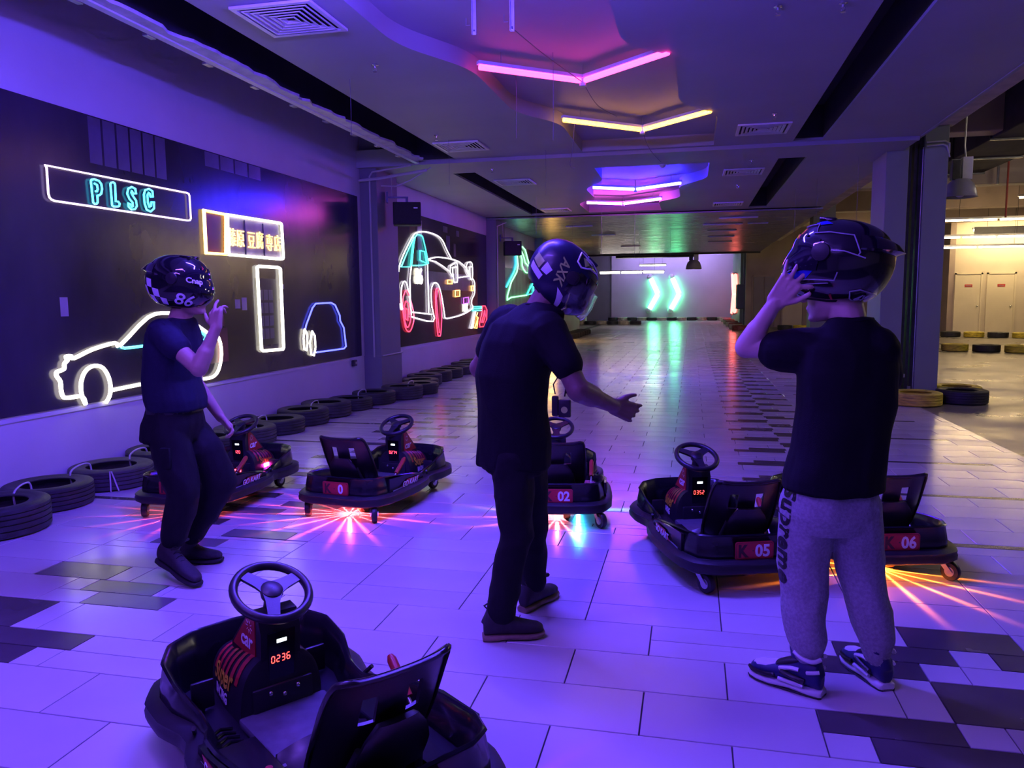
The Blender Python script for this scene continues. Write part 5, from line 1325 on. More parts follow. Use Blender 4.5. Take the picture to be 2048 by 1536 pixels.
def star_lamp(name, col, power, parent, loc, rays=14, rot=0.0):
    """the small under-kart LED behind a slotted cap: light leaves in narrow fans"""
    ld = bpy.data.lights.new(name, 'POINT'); ld.energy = power; ld.shadow_soft_size = 0.006; ld.color = (1, 1, 1)
    ld.use_nodes = True; nt = ld.node_tree
    em = nt.nodes['Emission']
    tc = nt.nodes.new('ShaderNodeTexCoord'); sp = nt.nodes.new('ShaderNodeSeparateXYZ'); nt.links.new(tc.outputs['Normal'], sp.inputs[0])
    at = nt.nodes.new('ShaderNodeMath'); at.operation = 'ARCTAN2'; nt.links.new(sp.outputs['Y'], at.inputs[0]); nt.links.new(sp.outputs['X'], at.inputs[1])
    mu = nt.nodes.new('ShaderNodeMath'); mu.operation = 'MULTIPLY_ADD'; mu.inputs[1].default_value = rays/2; mu.inputs[2].default_value = rot; nt.links.new(at.outputs[0], mu.inputs[0])
    co = nt.nodes.new('ShaderNodeMath'); co.operation = 'COSINE'; nt.links.new(mu.outputs[0], co.inputs[0])
    ab = nt.nodes.new('ShaderNodeMath'); ab.operation = 'ABSOLUTE'; nt.links.new(co.outputs[0], ab.inputs[0])
    pw = nt.nodes.new('ShaderNodeMath'); pw.operation = 'POWER'; pw.inputs[1].default_value = 34; nt.links.new(ab.outputs[0], pw.inputs[0])
    ma = nt.nodes.new('ShaderNodeMath'); ma.operation = 'MULTIPLY_ADD'; ma.inputs[1].default_value = 1.0; ma.inputs[2].default_value = 0.06; nt.links.new(pw.outputs[0], ma.inputs[0])
    # the fans spread flat, so the outgoing strength grows toward the floor horizon
    zz = nt.nodes.new('ShaderNodeMath'); zz.operation = 'ABSOLUTE'; nt.links.new(sp.outputs['Z'], zz.inputs[0])
    zm = nt.nodes.new('ShaderNodeMath'); zm.operation = 'MAXIMUM'; zm.inputs[1].default_value = 0.05; nt.links.new(zz.outputs[0], zm.inputs[0])
    di = nt.nodes.new('ShaderNodeMath'); di.operation = 'POWER'; di.inputs[1].default_value = -1.5; nt.links.new(zm.outputs[0], di.inputs[0])
    fm = nt.nodes.new('ShaderNodeMath'); fm.operation = 'MULTIPLY'; nt.links.new(ma.outputs[0], fm.inputs[0]); nt.links.new(di.outputs[0], fm.inputs[1])
    ss = nt.nodes.new('ShaderNodeMapRange'); ss.interpolation_type = 'SMOOTHSTEP'; ss.inputs['From Min'].default_value = -0.13; ss.inputs['From Max'].default_value = -0.045
    ss.inputs['To Min'].default_value = 1.0; ss.inputs['To Max'].default_value = 0.0; nt.links.new(sp.outputs['Z'], ss.inputs['Value'])
    fm2 = nt.nodes.new('ShaderNodeMath'); fm2.operation = 'MULTIPLY'; nt.links.new(fm.outputs[0], fm2.inputs[0]); nt.links.new(ss.outputs[0], fm2.inputs[1]); fm = fm2
    nt.links.new(fm.outputs[0], em.inputs['Strength']); em.inputs['Color'].default_value = (*col, 1)
    o = bpy.data.objects.new(name, ld); COL.objects.link(o); o.parent = parent; o.location = loc
    return o
def kart(loc, heading, number, digits, label, lamp=None, lampname='', ring=None, steer=0.0, lamp_y=0.10):
    """heading in degrees, anticlockwise from +y"""
    o = thing('drift_kart', label, 'kart', (loc[0], loc[1], 0), math.radians(heading), 'black drift karts')
    o.scale = (0.92, 1, 1)
    made = {}
    for k, me in KP.items():
        if k not in SUBOF: made[k] = link_mesh(me.name.split('.')[0], me, o)
    made['steering_rim'].matrix_local = Matrix.Translation((0, 0.79, 0.510)) @ Matrix.Rotation(math.radians(24), 4, 'X') @ Matrix.Rotation(math.radians(steer), 4, 'Z')
    for k, p in SUBOF.items():
        link_mesh(KP[k].name.split('.')[0], KP[k], made[p])
    if digits:
        s = MB(); add_digits(s, digits, lambda x, y_, h: V((x, 0.742-(0.308+y_-0.2)*0.075-0.0045-h, 0.308+y_)), 0.022); s.build('display_digits', 'led_red', made['tower'])
    if number:
        s = MB(); add_text(s, number, lambda x, y_, h: V((0.044+x, -0.0628-h, 0.212+y_)), 0.084, offset=0.0026, thick=0.001); s.build('plate_number', 'paint_white', made['number_plate'])
    s = MB(); s.sphere((0, lamp_y, 0.062), 0.012, n=6); s.build('underglow_lens', glow('underglow_'+lampname, lamp or (0.2, 0.2, 0.2), 20.0 if lamp else 0.0), o)
    if lamp:
        star_lamp('underglow_light', lamp, ring[0], o, (0, lamp_y, 0.046), ring[1], ring[2])
    return o
kart((-0.69, 1.74), 53.1, '0', '0236', 'near black kart at the bottom of the picture, display reading 0236', (0.9, 0.05, 0.45), 'pink', (1.6, 14, 0.2), -20.0)
k1 = kart((-3.375, 4.53), 0.0, None, '120', 'black kart with red lit hood behind the walking man', (1.0, 0.10, 0.14), 'rose', (4.0, 14, 0.5))
kart((-2.28, 4.735), -7.5, '0', '0274', 'black kart with plate K 0 and pink starburst lamp below', (1.0, 0.09, 0.12), 'red', (17.0, 16, 0.3))
k2 = kart((-0.82, 4.82), 10.0, '02', '', 'black kart with plate K 02 behind the bent man', (1.0, 0.16, 0.22), 'salmon', (9.0, 14, 0.0), 0.0, 0.2)
kart((0.30, 3.95), 19.0, '05', '0352', 'black kart with plate K 05 left of the grey trousers')
kart((1.035, 4.23), 14.0, '06', '', 'black kart with plate K 06 and orange starburst lamp below', (1.0, 0.20, 0.02), 'orange', (20.0, 16, 0.6), 0.0, 0.15)

# second under-lamp of the K 02 kart, and the lit hood lamps of the kart on the far left
star_lamp('underglow_light', (0.03, 0.45, 1.0), 6.0, k2, (0.16, 0.40, 0.05), 4, 0.0)
s = MB(); s.sphere((0.16, 0.40, 0.066), 0.014, n=6); s.build('underglow_lens', glow('underglow_cyan', (0.05, 0.5, 1.0), 15.0), k2)
s = MB(); s.bevel_box(0.146, 0.160, 0.86, 0.93, 0.165, 0.195, 0.004); s.build('side_lamp', glow('magenta_side_lamp', (1.0, 0.04, 0.55), 26.0), k1)
s = MB(); s.bevel_box(-0.03, 0.03, 0.716, 0.722, 0.155, 0.175, 0.002); s.build('panel_lamp', glow('red_panel_lamp', (1.0, 0.03, 0.03), 14.0), k1)
# ------------------------------------------------------------------ people
def nz(v): return V(v).normalized()
def capsule(mb, p0, r0, p1, r1, n=14, flat=None):
    """tapered round limb segment; flat=(axis, factor) squeezes it along one direction"""
    p0, p1 = V(p0), V(p1)
    d = p1-p0; L = d.length
    t = d.normalized() if L > 1e-6 else V((0, 0, 1))
    h = V((0, 0, 1)) if abs(t.z) < 0.9 else V((1, 0, 0))
    u = t.cross(h).normalized(); w = t.cross(u)
    rings = []
    def ring(c, r): return [c+u*r*math.cos(2*math.pi*k/n)+w*r*math.sin(2*math.pi*k/n) for k in range(n)]
    for a in (-80, -55, -30, 0): rings.append(ring(p0+t*r0*math.sin(math.radians(a)), r0*math.cos(math.radians(a))))
    for f in (0.33, 0.66): rings.append(ring(p0+d*f, r0+(r1-r0)*f))
    for a in (0, 30, 55, 80): rings.append(ring(p1+t*r1*math.sin(math.radians(a)), r1*math.cos(math.radians(a))))
    if flat:
        ax, k = nz(flat[0]), flat[1]
        mid = (p0+p1)/2
        rings = [[q-ax*((q-(p0+t*(q-p0).dot(t))).dot(ax))*(1-k) for q in r] for r in rings]
    mb.rings(rings)
def chain(mb, pts, rad, **k):
    for (a, ra), (c, rc) in zip(zip(pts, rad), list(zip(pts, rad))[1:]): capsule(mb, a, ra, c, rc, **k)
def loft(mb, rings, n=28, power=2.3):
    """rings of (centre, half-width vector, half-depth vector)"""
    rr = []
    for c, hu, hv in rings:
        c, hu, hv = V(c), V(hu), V(hv); r = []
        for k in range(n):
            a = 2*math.pi*k/n; ca, sa = math.cos(a), math.sin(a)
            r.append(c+hu*math.copysign(abs(ca)**(2/power), ca)+hv*math.copysign(abs(sa)**(2/power), sa))
        rr.append(r)
    c0 = sum(rr[0], V((0, 0, 0)))/n; c1 = sum(rr[-1], V((0, 0, 0)))/n
    mb.rings(rr)
def folds(amp, fr, seed=0.0, stretch=(1, 1, 0.45)):
    def f(p):
        q = V((p.x*stretch[0], p.y*stretch[1], p.z*stretch[2]))*fr+V((seed, seed*1.7, 0))
        return amp*(1-abs(mnoise.noise(q))*2.4)+amp*0.5*mnoise.noise(q*2.3)
    return f
def hand(mb, wrist, knuck, palm_n, side, curls, spread=0.18, thumb=None, k=1.0, aim=None):
    """palm plus five separate fingers.  palm_n = outward normal of the palm's BACK, side = toward the thumb"""
    wrist, knuck = V(wrist), V(knuck)
    d = (knuck-wrist).normalized(); side = V(side); side = (side-d*side.dot(d)).normalized(); nb = d.cross(side)
    if nb.dot(V(palm_n)) < 0: nb = -nb
    w = 0.036*k
    for t in (-1, -0.35, 0.3, 0.95):
        capsule(mb, wrist+side*w*0.55*t, 0.017*k, knuck+side*w*t*0.95, 0.0125*k)
    lens = [0.068, 0.078, 0.073, 0.058]; rads = [0.0090, 0.0093, 0.0088, 0.0078]
    for i, (ln, rd) in enumerate(zip(lens, rads)):
        t = 0.95-0.63*i
        base = knuck+side*w*t
        dirf = (aim[i] if aim else d)
        dirf = (V(dirf)+side*spread*(t*0.6)).normalized()
        c = curls[i]; p = base; pts = [p-dirf*0.008]; ang = c*0.5
        for j, fr in enumerate((0.45, 0.31, 0.24)):
            dd = dirf*math.cos(ang)-nb*math.sin(ang)
            p = p+dd*ln*k*fr; pts.append(p); ang += c*(0.9 if j == 0 else 0.6)
        chain(mb, pts, [rd*k*1.08, rd*k, rd*k*0.93, rd*k*0.80])
    th = thumb or (0.9, 0.55, 0.3)
    b0 = wrist+d*0.022*k+side*w*0.7
    td = (side*th[0]+d*th[1]-nb*th[2]).normalized()
    p1 = b0+td*0.040*k; td2 = (td*0.8+d*0.5-nb*th[2]*0.4).normalized(); p2 = p1+td2*0.030*k; p3 = p2+(td2*0.8+d*0.4).normalized()*0.024*k
    chain(mb, [b0, p1, p2, p3], [0.016*k, 0.012*k, 0.0105*k, 0.0085*k])
def head(mb, c, face, up, k=1.0, jaw=True):
    c = V(c); face = nz(face); up = V(up); up = (up-face*up.dot(face)).normalized(); right = face.cross(up)
    def P(x, y_, z_): return c+right*x*k+face*y_*k+up*z_*k
    rings = []
    for z_, wx, fy, by in [(-0.115, 0.030, 0.075, -0.01), (-0.10, 0.046, 0.088, 0.03), (-0.07, 0.060, 0.090, 0.06), (-0.03, 0.068, 0.088, 0.085), (0.02, 0.074, 0.090, 0.098), (0.06, 0.074, 0.086, 0.098), (0.095, 0.062, 0.068, 0.080), (0.115, 0.035, 0.035, 0.045)]:
        yc = (fy-by)/2; hy = (fy+by)/2
        rings.append((P(0, yc, z_), right*wx*k, face*hy*k))
    loft(mb, rings, 24, 2.1)
    capsule(mb, P(0, 0.088, 0.012), 0.010*k, P(0, 0.106, -0.028), 0.013*k)      # nose
    capsule(mb, P(-0.018, 0.086, -0.062), 0.009*k, P(0.018, 0.086, -0.062), 0.009*k)   # lips
    capsule(mb, P(-0.016, 0.084, -0.073), 0.008*k, P(0.016, 0.084, -0.073), 0.008*k)
    capsule(mb, P(-0.010, 0.080, -0.100), 0.014*k, P(0.010, 0.080, -0.100), 0.014*k)   # chin
    for sx in (-1, 1):
        capsule(mb, P(sx*0.034, 0.080, 0.030), 0.010*k, P(sx*0.055, 0.066, 0.026), 0.010*k)   # brow
        chain(mb, [P(sx*0.074, -0.006, 0.028), P(sx*0.084, -0.022, 0.020), P(sx*0.082, -0.018, -0.010), P(sx*0.074, -0.004, -0.030)], [0.007*k, 0.008*k, 0.008*k, 0.008*k])   # ears
# ---- helmets: local axes x right, y forward, z up
def helm_pt(az, el, off=0.0):
    ca, sa, ce, se = math.cos(az), math.sin(az), math.cos(el), math.sin(el)
    dx, dy, dz = ce*sa, ce*ca, se
    n = 2.35
    q = (abs(dx)**n+abs(dy)**n+abs(dz)**n)**(-1/n)
    x, y_, z_ = dx*q*0.128, dy*q*(0.148 if dy > 0 else 0.168), dz*q*(0.135 if dz > 0 else 0.150)
    if dy > 0 and dz < 0.15:
        t = min(1.0, (0.15-dz)/0.6)
        y_ += 0.042*t*max(0, dy)**0.8; x *= 1-0.10*t*dy
    if dy < 0 and dz < 0: y_ *= 1+0.10*dz
    p = V((x, y_, z_)); nn = V((x/0.128**2, y_/0.16**2, z_/0.14**2)).normalized()
    p = p+nn*off
    p.z = max(p.z, -0.132+0.02*max(0, -dy)+0.0*off)
    return p
def helm_patch(s, pts, off=0.0025, thick=0.0012, rot=None):
    """a sticker: polygon in (azimuth, elevation) degrees laid on the shell"""
    pts = [V((a, e, 0)) for a, e in pts]
    bm = bmesh.new()
    vv = [bm.verts.new(p) for p in pts]
    bm.faces.new(vv)
    bmesh.ops.triangulate(bm, faces=list(bm.faces))
    for _ in range(3):
        lg = [e for e in bm.edges if e.calc_length() > 7]
        if lg: bmesh.ops.subdivide_edges(bm, edges=lg, cuts=1); bmesh.ops.triangulate(bm, faces=[f for f in bm.faces if len(f.verts) > 3])
    bm.verts.index_update()
    vs = [helm_pt(math.radians(q.co.x), math.radians(q.co.y), off) for q in bm.verts]
    s.add(vs, [[q.index for q in f.verts] for f in bm.faces]); bm.free()
def helm_line(s, pts, w=0.0022, off=0.003):
    p = []
    for (a, e), (c, g) in zip(pts, pts[1:]):
        k = max(2, int(math.hypot(c-a, g-e)/6))
        p += [helm_pt(math.radians(a+(c-a)*j/k), math.radians(e+(g-e)*j/k), off) for j in range(k)]
    p.append(helm_pt(math.radians(pts[-1][0]), math.radians(pts[-1][1]), off))
    s.tube(p, w, 5)
def helm_text(s, txt, az, el, size, slant=0.0, rot=0.0, flip=1, off=0.003):
    c, sn = math.cos(rot), math.sin(rot)
    def f(x, y_, h):
        x2, y2 = x*c-y_*sn, x*sn+y_*c
        return helm_pt(math.radians(az+flip*x2*400), math.radians(el+y2*400), off+h)
    add_text(s, txt, f, size, shear=slant, offset=0.001, thick=0.0008)
def helmet(parent, centre, face, up, base, shell, deco, visor='visor_dark', name_label=None, tail=True, k=1.0, shield=False):
    centre = V(centre)-V(base); face = nz(face); up = V(up); up = (up-face*up.dot(face)).normalized(); right = face.cross(up)
    mtx = Matrix(((right.x*k, face.x*k, up.x*k, centre.x), (right.y*k, face.y*k, up.y*k, centre.y), (right.z*k, face.z*k, up.z*k, centre.z), (0, 0, 0, 1)))
    h = None
    def grid(inside, off, name, m, par, sm=60, thick=None):
        s = MB(); NA, NE = 72, 40; idx = {}
        def vid(i, j):
            i = i % NA
            if (i, j) not in idx:
                idx[(i, j)] = len(s.v); s.v.append(tuple(helm_pt(2*math.pi*i/NA, -math.pi/2*0.82+(math.pi/2*1.80)*j/NE, off)))
            return idx[(i, j)]
        for j in range(NE):
            for i in range(NA):
                az = (2*math.pi*(i+0.5)/NA+math.pi) % (2*math.pi)-math.pi; el = -math.pi/2*0.82+(math.pi/2*1.80)*(j+0.5)/NE
                if inside(math.degrees(az), math.degrees(el)):
                    s.f.append((vid(i, j), vid(i+1, j), vid(i+1, j+1), vid(i, j+1))); s.mi.append(0)
        me = s.mesh(name, m)
        bm = bmesh.new(); bm.from_mesh(me)
        bmesh.ops.solidify(bm, geom=list(bm.faces), thickness=(thick or 0.004)); bmesh.ops.recalc_face_normals(bm, faces=bm.faces); bm.to_mesh(me); bm.free()
        me.transform(mtx); me.shade_smooth(); me.set_sharp_from_angle(angle=math.radians(sm))
        return link_mesh(name, me, par)
    vis = lambda a, e: abs(a) < 82 and -17 < e < 30-0.002*a*a*0.8
    h = grid(lambda a, e: not (abs(a) < 78 and -15 < e < 28-0.0016*a*a), 0.0, 'helmet', shell, parent)
    grid(vis, 0.005, 'visor', visor, h, thick=0.003)
    if shield: grid(lambda a, e: abs(a) < 74 and -30 < e < 10, 0.030, 'clear_shield', 'visor_clear', h, thick=0.003)
    def part(s, name, m, sm=50):
        me = s.mesh(name, m, sm); me.transform(mtx); return link_mesh(name, me, h)
    s = MB(); s.sphere((0, -0.01, -0.005), 0.118, 1.0, 1.12, 0.98, 14); part(s, 'liner', 'helmet_liner', 60)
    s = MB(); p = [helm_pt(2*math.pi*i/48, math.radians(-66), 0.001) for i in range(48)]; s.tube(p, 0.007, 6, True); part(s, 'edge_trim', 'helmet_liner')
    for sx in (-1, 1):
        s = MB(); c = helm_pt(math.radians(sx*80), math.radians(6), 0.006)
        s.lathe([(0.001, -0.004), (0.030, -0.004), (0.028, 0.006), (0.012, 0.009), (0.001, 0.009)], 20, 'x', (0, 0, 0)); s.v = [(q[0]*sx+c.x, q[1]+c.y, q[2]+c.z) for q in s.v]; part(s, 'visor_pivot', 'kart_black_matt')
    if tail:
        s = MB(); rr = []
        for a in range(-60, 61, 10):
            A = math.radians(180+a); p0 = helm_pt(A, math.radians(34), 0.001); p1 = helm_pt(A, math.radians(14), 0.001)
            tip = helm_pt(A, math.radians(16), 0.030*math.cos(math.radians(a*1.4)))
            rr.append([p0, (p0+tip)/2+V((0, 0, 0.006)), tip, p1])
        s.rings(rr); part(s, 'tail_spoiler', shell, 40)
    s = MB()
    for sx in (-1, 1): s.bevel_box(sx*0.04-0.014, sx*0.04+0.014, 0.02, 0.075, 0.118, 0.134, 0.004)
    part(s, 'top_vent', shell)
    deco(part)
    return h
# ---- shoes
def boot(base, heel, toe, ankle, parent, kind, sole='boot_sole'):
    """heel and toe on the ground; ankle above"""
    heel, toe, ankle = V(heel), V(toe), V(ankle)
    d = toe-heel; L = d.length; t = d.normalized(); side = t.cross(V((0, 0, 1))).normalized(); up = side.cross(t).normalized()
    B = V(base)
    def ring(f, w, z0, z1): return (heel+t*L*f+up*((z0+z1)/2), side*w, up*((z1-z0)/2))
    st = 0.028 if kind == 'boot' else 0.030
    s = MB()
    loft(s, [ring(0.0, 0.026, 0.0, st), ring(0.03, 0.034, 0, st), ring(0.15, 0.039, 0, st), ring(0.42, 0.037, 0.004, st), ring(0.68, 0.048, 0, st), ring(0.85, 0.046, 0.002, st), ring(0.96, 0.034, 0.006, st), ring(1.0, 0.022, 0.010, st)], 24, 3.0)
    s.v = [tuple(V(q)-B) for q in s.v]
    o = s.build('boot' if kind == 'boot' else 'shoe', sole if kind == 'boot' else 'shoe_white', parent, 50)
    up_h = 0.115 if kind != 'boot' else 0.13
    s = MB()
    loft(s, [ring(0.015, 0.024, st-0.006, st+0.06), ring(0.06, 0.034, st-0.006, st+0.10), ring(0.20, 0.037, st-0.006, st+0.10), ring(0.40, 0.037, st-0.006, st+0.085), ring(0.58, 0.042, st-0.006, st+0.060), ring(0.75, 0.044, st-0.006, st+0.046), ring(0.90, 0.036, st-0.006, st+0.038), ring(0.975, 0.022, st-0.004, st+0.026)], 24, 2.2)
    an = ankle; a0 = heel+t*L*0.20+up*(st+0.05)
    dirc = (an-a0).normalized()
    top = a0+dirc*0.085
    loft(s, [(a0, side*0.036, t*0.062), (a0+dirc*0.04, side*0.037, t*0.056), (top, side*0.042, t*0.055)], 24, 2.1)
    def rel(p): return p-B
    sh = fuse('upper', s, 0.006, 'boot' if kind == 'boot' else 'shoe_navy', o, 4, base=B)
    def surf(f, a, off=0.0015):
        """point on the shoe side: f along the foot, a = height above the ground"""
        return f, a
    # laces
    for k in range(4):
        f = 0.34+0.075*k; z_ = st+0.098-0.052*max(0, (f-0.36)/0.25)
        s = MB(); c = heel+t*L*f+up*(z_+0.004)
        s.tube([c-side*0.022-up*0.008, c-side*0.008+up*0.002, c+side*0.008+up*0.002, c+side*0.022-up*0.008], 0.0028, 5)
        s.v = [tuple(V(q)-B) for q in s.v]; s.build('lace', 'shoe_black', o)
    if kind == 'boot':
        s = MB(); s.tube([top+t*0.055, top+t*0.05-side*0.04, top-t*0.052-side*0.02, top-t*0.052+side*0.02, top+t*0.05+side*0.04], 0.008, 6, True); s.v = [tuple(V(q)-B) for q in s.v]; s.build('cuff', 'boot', o, 60)
        s = MB(); s.tube([top-t*0.058, top-t*0.075-up*0.01, top-t*0.06-up*0.028], 0.004, 5); s.v = [tuple(V(q)-B) for q in s.v]; s.build('pull_tab', 'boot', o)
    else:
        def bandp(pts, name, m, w):
            """piping that hugs both sides"""
            for sx in (-1, 1):
                q = [heel+t*L*f+side*sx*wd+up*z_ for f, z_, wd in pts]
                s = MB(); s.tube(smoothpts(q, 4), w, 6); s.v = [tuple(V(p)-B) for p in s.v]; s.build(name, m, o, 60)
        bandp([(0.02, 0.148, 0.020), (0.10, 0.138, 0.038), (0.24, 0.142, 0.041), (0.36, 0.155, 0.032)], 'collar_piping', 'shoe_white', 0.008)
        bandp([(0.03, 0.100, 0.026), (0.10, 0.096, 0.036), (0.18, 0.090, 0.038)], 'heel_flash', 'shoe_white', 0.007)
        bandp([(0.20, 0.055, 0.040), (0.38, 0.062, 0.040), (0.52, 0.072, 0.040)], 'side_panel', 'shoe_black', 0.011)
        bandp([(0.28, 0.092, 0.038), (0.40, 0.090, 0.038), (0.54, 0.078, 0.040)], 'side_flash', 'shoe_white', 0.008)
        bandp([(0.22, 0.036, 0.040), (0.40, 0.037, 0.040), (0.55, 0.040, 0.044)], 'lower_panel', 'shoe_white', 0.007)
        bandp([(0.60, 0.048, 0.043), (0.74, 0.042, 0.046), (0.90, 0.040, 0.038), (0.985, 0.040, 0.016)], 'toe_guard', 'shoe_black', 0.008)
        s = MB(); loft(s, [ring(0.62, 0.026, st+0.03, st+0.060), ring(0.74, 0.034, st+0.02, st+0.050), ring(0.86, 0.031, st+0.015, st+0.043), ring(0.93, 0.020, st+0.012, st+0.035)], 20, 2.2); s.v = [tuple(V(q)-B) for q in s.v]; s.build('toe_box', 'shoe_white', o, 60)
        s = MB(); loft(s, [ring(0.30, 0.026, st+0.080, st+0.100), ring(0.42, 0.030, st+0.060, st+0.092), ring(0.60, 0.028, st+0.040, st+0.064)], 20, 2.2); s.v = [tuple(V(q)-B) for q in s.v]; s.build('tongue', 'shoe_black', o, 60)
        s = MB(); loft(s, [(top-dirc*0.01, side*0.036, t*0.047), (top+dirc*0.012, side*0.037, t*0.048)], 20, 2.0); s.v = [tuple(V(q)-B) for q in s.v]; s.build('lining', 'shoe_red', o, 60)
        s = MB(); loft(s, [ring(0.0, 0.027, -0.001, 0.008), ring(0.03, 0.035, -0.001, 0.008), ring(0.15, 0.040, -0.001, 0.008), ring(0.68, 0.049, -0.001, 0.008), ring(0.85, 0.047, 0, 0.009), ring(0.96, 0.035, 0.002, 0.011), ring(1.0, 0.023, 0.006, 0.014)], 24, 3.0); s.v = [tuple(V(q)-B) for q in s.v]; s.build('outsole', 'sole_black', o, 50)
    return o
def tx(s, B): s.v = [tuple(V(q)-V(B)) for q in s.v]; return s

# =================================================== the man walking on the left
J = dict(pelvis=(-2.660, 3.580, 0.800), waist=(-2.665, 3.580, 0.965), chest=(-2.645, 3.580, 1.225), neckb=(-2.590, 3.580, 1.365), head=(-2.548, 3.585, 1.500),
         shR=(-2.610, 3.435, 1.300), elR=(-2.340, 3.350, 1.130), wrR=(-2.275, 3.410, 1.325), knR=(-2.290, 3.430, 1.395), shL=(-2.655, 3.735, 1.296), elL=(-2.680, 3.800, 1.010), wrL=(-2.545, 3.820, 0.810), knL=(-2.495, 3.830, 0.755),
         hipR=(-2.645, 3.500, 0.780), kneeR=(-2.560, 3.480, 0.470), ankR=(-2.650, 3.500, 0.195), hipL=(-2.665, 3.660, 0.780), kneeL=(-2.485, 3.690, 0.480), ankL=(-2.690, 3.710, 0.150))
J = {k: V(v) for k, v in J.items()}
B0 = V((-2.62, 3.58, 0))
pL = thing('person', 'person in navy T-shirt and black cargo trousers walking right, hand at helmet strap', 'person', B0)
F = nz((1, 0.10, 0)); S = nz((0.10, -1, 0))       # facing, his right side
s = MB()
head(s, J['head'], F, (0, 0, 1), 0.98)
chain(s, [J['neckb']-V((0.02, 0, 0.03)), J['head']-V((0.02, 0, 0.06))], [0.058, 0.056])
chain(s, [J['shR']*0.8+J['chest']*0.2, J['shR']*0.6+J['elR']*0.4, J['elR'], J['wrR']], [0.034, 0.044, 0.040, 0.026], n=16)
capsule(s, J['elR'], 0.043, J['elR']*0.6+J['wrR']*0.4, 0.040)
hand(s, J['wrR'], J['knR']+V((0.004, 0, 0.006)), S, (-0.9, 0.3, 0.1), [1.2, 0.35, 1.3, 0.9], thumb=(0.9, 0.6, 0.1))
chain(s, [J['shL']*0.8+J['chest']*0.2, J['shL']*0.6+J['elL']*0.4, J['elL'], J['wrL']], [0.034, 0.044, 0.040, 0.027])
hand(s, J['wrL'], J['knL'], -S, (0.2, -0.6, 0.6), [0.9, 1.0, 1.0, 1.0])
loft(s, [(J['waist'], S*0.12, F*0.085), (J['chest'], S*0.15, F*0.10), (J['neckb'], S*0.07, F*0.06)])
fuse('body', s, 0.0055, 'skin_a', pL, 4, base=B0)
s = MB()
c = J['waist']
loft(s, [(c+V((0.02, 0, -0.075)), S*0.160, F*0.138), (c+V((0.015, 0, -0.02)), S*0.165, F*0.145), (c+V((0, 0, 0.08)), S*0.162, F*0.128), (J['chest'], S*0.172, F*0.128), (J['chest']+V((0.006, 0, 0.075)), S*0.165, F*0.112), (J['neckb']+V((-0.012, 0, -0.01)), S*0.105, F*0.080), (J['neckb']+V((0.0, 0, 0.005)), S*0.068, F*0.062)])
chain(s, [J['shR']+V((-0.01, 0.03, 0.0)), J['shR']*0.55+J['elR']*0.45], [0.075, 0.066]); chain(s, [J['shL']+V((-0.01, -0.03, 0)), J['shL']*0.5+J['elL']*0.5], [0.075, 0.066])
fuse('t_shirt', s, 0.007, 'cloth_navy', pL, 5, folds(0.0045, 9, 1.0), base=B0)
s = MB()
loft(s, [(J['waist']+V((0.01, 0, -0.045)), S*0.150, F*0.118), (J['pelvis']+V((-0.01, 0, 0.02)), S*0.172, F*0.145), (J['pelvis']+V((-0.02, 0, -0.07)), S*0.168, F*0.142)])
chain(s, [J['hipR'], (J['hipR']+J['kneeR'])/2, J['kneeR'], (J['kneeR']+J['ankR'])/2, J['ankR']+V((0.01, 0, 0.02))], [0.098, 0.096, 0.084, 0.074, 0.066])
chain(s, [J['hipL'], (J['hipL']+J['kneeL'])/2+V((0.03, 0, 0.02)), J['kneeL'], (J['kneeL']+J['ankL'])/2, J['ankL']+V((0, 0, 0.03))], [0.098, 0.100, 0.088, 0.074, 0.064])
tr = fuse('trousers', s, 0.008, 'denim_black', pL, 10, folds(0.008, 8, 4.0), base=B0)
s = MB(); s.bevel_box(-0.028, 0.028, -0.012, 0.012, 0, 0.11, 0.008)
q = link_mesh('cargo_pocket', s.mesh('cargo_pocket', 'denim_black', 40), tr, (J['hipR']*0.45+J['kneeR']*0.55)+S*0.092-B0)
s = MB(); s.disc((0, 0, 0), 0.008, 10, 'y', 0.004); link_mesh('pocket_stud', s.mesh('pocket_stud', 'chrome'), tr, (J['hipL']*0.3+J['kneeL']*0.7)+V((0.03, -0.145, 0.02))-B0)
s = MB(); loft(s, [(J['waist']+V((0.01, 0, -0.085)), S*0.158, F*0.130), (J['waist']+V((0.01, 0, -0.050)), S*0.157, F*0.128)]); tx(s, B0); s.build('belt', 'shoe_black', pL, 50)
boot(B0, (-2.745, 3.500, 0.080), (-2.430, 3.385, 0.002), J['ankR'], pL, 'boot', 'sole_black')
boot(B0, (-2.800, 3.695, 0.0), (-2.540, 3.765, 0.0), J['ankL'], pL, 'boot', 'sole_black')
def deco_L(part):
    s = MB()
    for i in range(5):
        for j in range(3):
            if (i+j) % 2 == 0 and not (i == 4 and j == 0):
                a0 = 162-i*14; e0 = 8-j*15-i*2.4
                helm_patch(s, [(a0, e0), (a0-14, e0-2.4), (a0-14, e0-17.4), (a0, e0-15)])
    part(s, 'checker_print', 'decal_white')
    s = MB(); helm_text(s, '86', 62, -33, 0.085, 0.1, -0.16, flip=-1); part(s, 'number_print', 'decal_white')
    s = MB(); helm_text(s, 'Cnap', 40, 3, 0.036, 0.2, -0.1, flip=-1, off=0.009); part(s, 'visor_lettering', 'decal_white')
    s = MB(); helm_patch(s, [(14, -48), (30, -44), (28, -58), (12, -60)]); part(s, 'chin_print', 'decal_lime')
helmet(pL, (-2.585, 3.58, 1.560), (1, 0.12, -0.10), (0.08, 0, 1), B0, 'helmet_black', deco_L)

